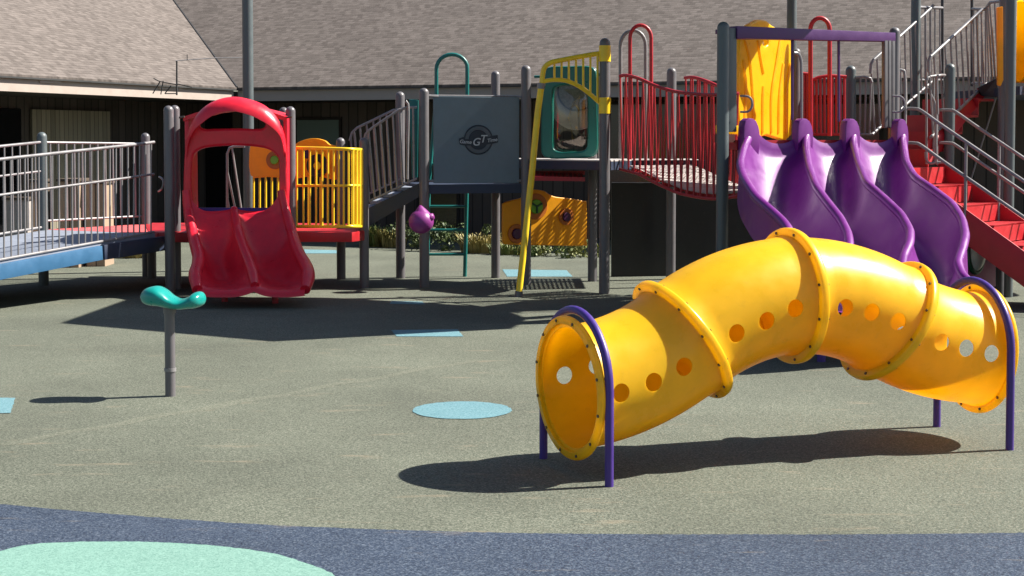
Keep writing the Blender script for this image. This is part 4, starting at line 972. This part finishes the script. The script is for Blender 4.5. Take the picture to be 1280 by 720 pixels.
# antenna and loose wires on the left eave
an = thing('roof_antenna', 'thin bent wire antenna mast on the edge of the left eave', 'antenna', P(221,118,24.9)[:])
Ya = 24.9
pipe(an, [P(221,119,Ya),P(221,76,Ya)], .014, 'cable', 'mast'); pipe(an, [P(219,76,Ya),P(268,72.5,Ya+.3),P(312,72,Ya+.5)], .008, 'rail', 'boom')
pipe(an, [P(234,68,Ya),P(234,75,Ya)], .007, 'cable', 'element')
for a, b in (((192,98),(200,102)),((200,102),(191,117)),((204,101),(201,118)),((214,107),(206,117)),((206,117),(222,117)),((200,102),(222,106)),((222,105),(240,109))): pipe(an, [P(*a,Ya-.1),P(*b,Ya-.1)], .009, 'cable', 'wire')

# ------------------------------------------------------------------ slatted planters behind the ramp
def slatbox(u0, u1, v0, Y, lab, mat='slat', dep=.5, nm='slatted_planter', cat='planter'):
    a, b = P(u0, v0, Y), P(u1, v0, Y); z = a.z; t = thing(nm, lab, cat, V(((a.x+b.x)/2, Y+dep/2, 0)))
    U = V((1,0,0)); pts = [V((a.x,Y,0)), V((b.x,Y,0)), V((b.x,Y,z)), V((a.x,Y,z))]
    uvface('board_side', M[mat], t, pts, U, up, V((0,dep,0)))
    m = MB(); m.box(((a.x+b.x)/2, Y+dep/2, z+.02), (b.x-a.x+.05, dep+.05, .04)); m.build('cap', M['slat'], t, bevel=.006)
slatbox(36, 49, 228, 21.2, 'narrow tan slatted planter seen through the ramp rails')
slatbox(73, 97, 227, 21.4, 'tan slatted planter directly right of the ramp post', )
slatbox(106, 130, 230, 21.6, 'tan slatted planter farthest right behind the ramp')
slatbox(5, 34, 250, 21.0, 'low pale concrete box behind the ramp rails', 'concrete', .5, 'concrete_box', 'box')
# ------------------------------------------------------------------ planting along the wall
def tuft(name, lab, u, v, h, w, n, mat, grp='shrubs along the building', cat='shrub'):
    g = G(u, v); m = MB()
    for k in range(n):
        a = random.uniform(0, 2*math.pi); r = w*math.sqrt(random.random())*.55; b = g+V((r*math.cos(a), r*math.sin(a)*.6, 0))
        hh = h*random.uniform(.45, 1); ln = hh*random.uniform(.2, .8); da = a+random.uniform(-.6, .6); d = V((math.cos(da), math.sin(da), 0)); s = V((-d.y, d.x, 0))*random.uniform(.006, .014)
        pts = [b, b+d*ln*.25+up*hh*.55, b+d*ln*.7+up*hh*.9, b+d*ln+up*hh*random.uniform(.7,1)]
        for i in range(3):
            w0, w1_ = (1, .9, .6, .1)[i], (1, .9, .6, .1)[i+1]
            m.face([pts[i]-s*w0, pts[i]+s*w0, pts[i+1]+s*w1_, pts[i+1]-s*w1_])
    o = m.build(name, M[mat], None, smooth=False); o.data.transform(Matrix.Translation(-g)); o.location = g
    tag(o, lab, cat, grp); return o
def bush(name, lab, u, v, h, w, n, mat, grp='shrubs along the building'):
    g = G(u, v); m = MB()
    cl = [(random.gauss(0,.35)*w, random.gauss(0,.2)*w, random.uniform(.15,.8)*h, random.uniform(.12,.3)*w) for _ in range(9)]
    for k in range(n):
        cx_, cy_, cz_, cr = random.choice(cl); d = V((random.gauss(0,1), random.gauss(0,1), random.gauss(0,1))).normalized()
        p = g+V((cx_, cy_, cz_))+d*cr*random.uniform(.5,1); p.z = max(p.z, .02); L = random.uniform(.03,.07)
        t = V((random.gauss(0,1), random.gauss(0,1), random.gauss(0,1)+.5)).normalized(); s = t.cross(d).normalized()*L*.35
        m.face([p, p+t*L*.5+s, p+t*L, p+t*L*.5-s])
    o = m.build(name, M[mat], None, smooth=False); o.data.transform(Matrix.Translation(-g)); o.location = g
    tag(o, lab, 'shrub', grp); return o
tuft('grass_clump', 'bright green and tan grass clump between yellow barrier and grey post', 475, 308, .42, .55, 420, 'leaf', 'grass clumps along the building', 'grass clump')
tuft('grass_clump', 'tan tipped grass clump just left of the rear grey post', 490, 309, .36, .45, 320, 'leafy', 'grass clumps along the building', 'grass clump')
bush('shrub', 'dark leafy shrub behind the purple talk horn', 520, 312, .5, .7, 700, 'leafd')
bush('shrub', 'dark leafy shrub left of teal ladder leg', 555, 314, .45, .7, 700, 'leafd')
tuft('grass_clump', 'sprawling dry grass clump right of the teal ladder', 603, 316, .34, .6, 420, 'leafy', 'grass clumps along the building', 'grass clump')
tuft('grass_clump', 'small yellow green grass clump under left end of orange panel', 637, 318, .2, .6, 300, 'leaf', 'grass clumps along the building', 'grass clump')
bush('shrub', 'low yellow green shrub below the orange panel middle', 672, 319, .24, .8, 800, 'leaf')
bush('shrub', 'low green shrub below the right end of orange panel', 712, 321, .24, .8, 800, 'leaf')
tuft('grass_clump', 'yellow dry grass clump beyond the red stairs', 1272, 336, .36, .8, 500, 'leafy', 'grass clumps along the building', 'grass clump')
tuft('grass_clump', 'small dry grass clump under the ramp end', 170, 322, .22, .5, 250, 'leafy', 'grass clumps along the building', 'grass clump')
tuft('grass_clump', 'green grass clump beside the low concrete box', 60, 322, .5, .9, 300, 'leaf', 'grass clumps along the building', 'grass clump')

# ------------------------------------------------------------------ light, sky, camera
w = bpy.data.worlds.new('World'); sc.world = w; w.use_nodes = True; nt = w.node_tree
sk = nt.nodes.new('ShaderNodeTexSky'); sk.sky_type = 'NISHITA'; sk.sun_disc = False
sk.sun_elevation = SUN_EL; sk.sun_rotation = SUN_AZ
nt.links.new(sk.outputs[0], nt.nodes['Background'].inputs[0]); nt.nodes['Background'].inputs[1].default_value = .05
sun = bpy.data.lights.new('sun', 'SUN'); sun.energy = 5.0; sun.angle = R(.53); sun.color = (1, .95, .86)
so = bpy.data.objects.new('sun', sun); C.objects.link(so); so.rotation_euler = (-sd).to_track_quat('-Z', 'Y').to_euler(); so.location = sd*40
cam = bpy.data.cameras.new('camera'); co = bpy.data.objects.new('camera', cam); C.objects.link(co)
cam.sensor_width = 36; cam.lens = F/1280*36; cam.shift_y = (CY-360)/1280; cam.clip_end = 600; cam.clip_start = .05
co.location = (0, 0, H); co.rotation_euler = (math.pi/2-PIT, 0, 0); sc.camera = co
vs = sc.view_settings; vs.view_transform = 'Standard'; vs.look = 'None'; vs.gamma = 1; vs.exposure = 1.32; vs.use_curve_mapping = False
sc.cycles.max_bounces = 8
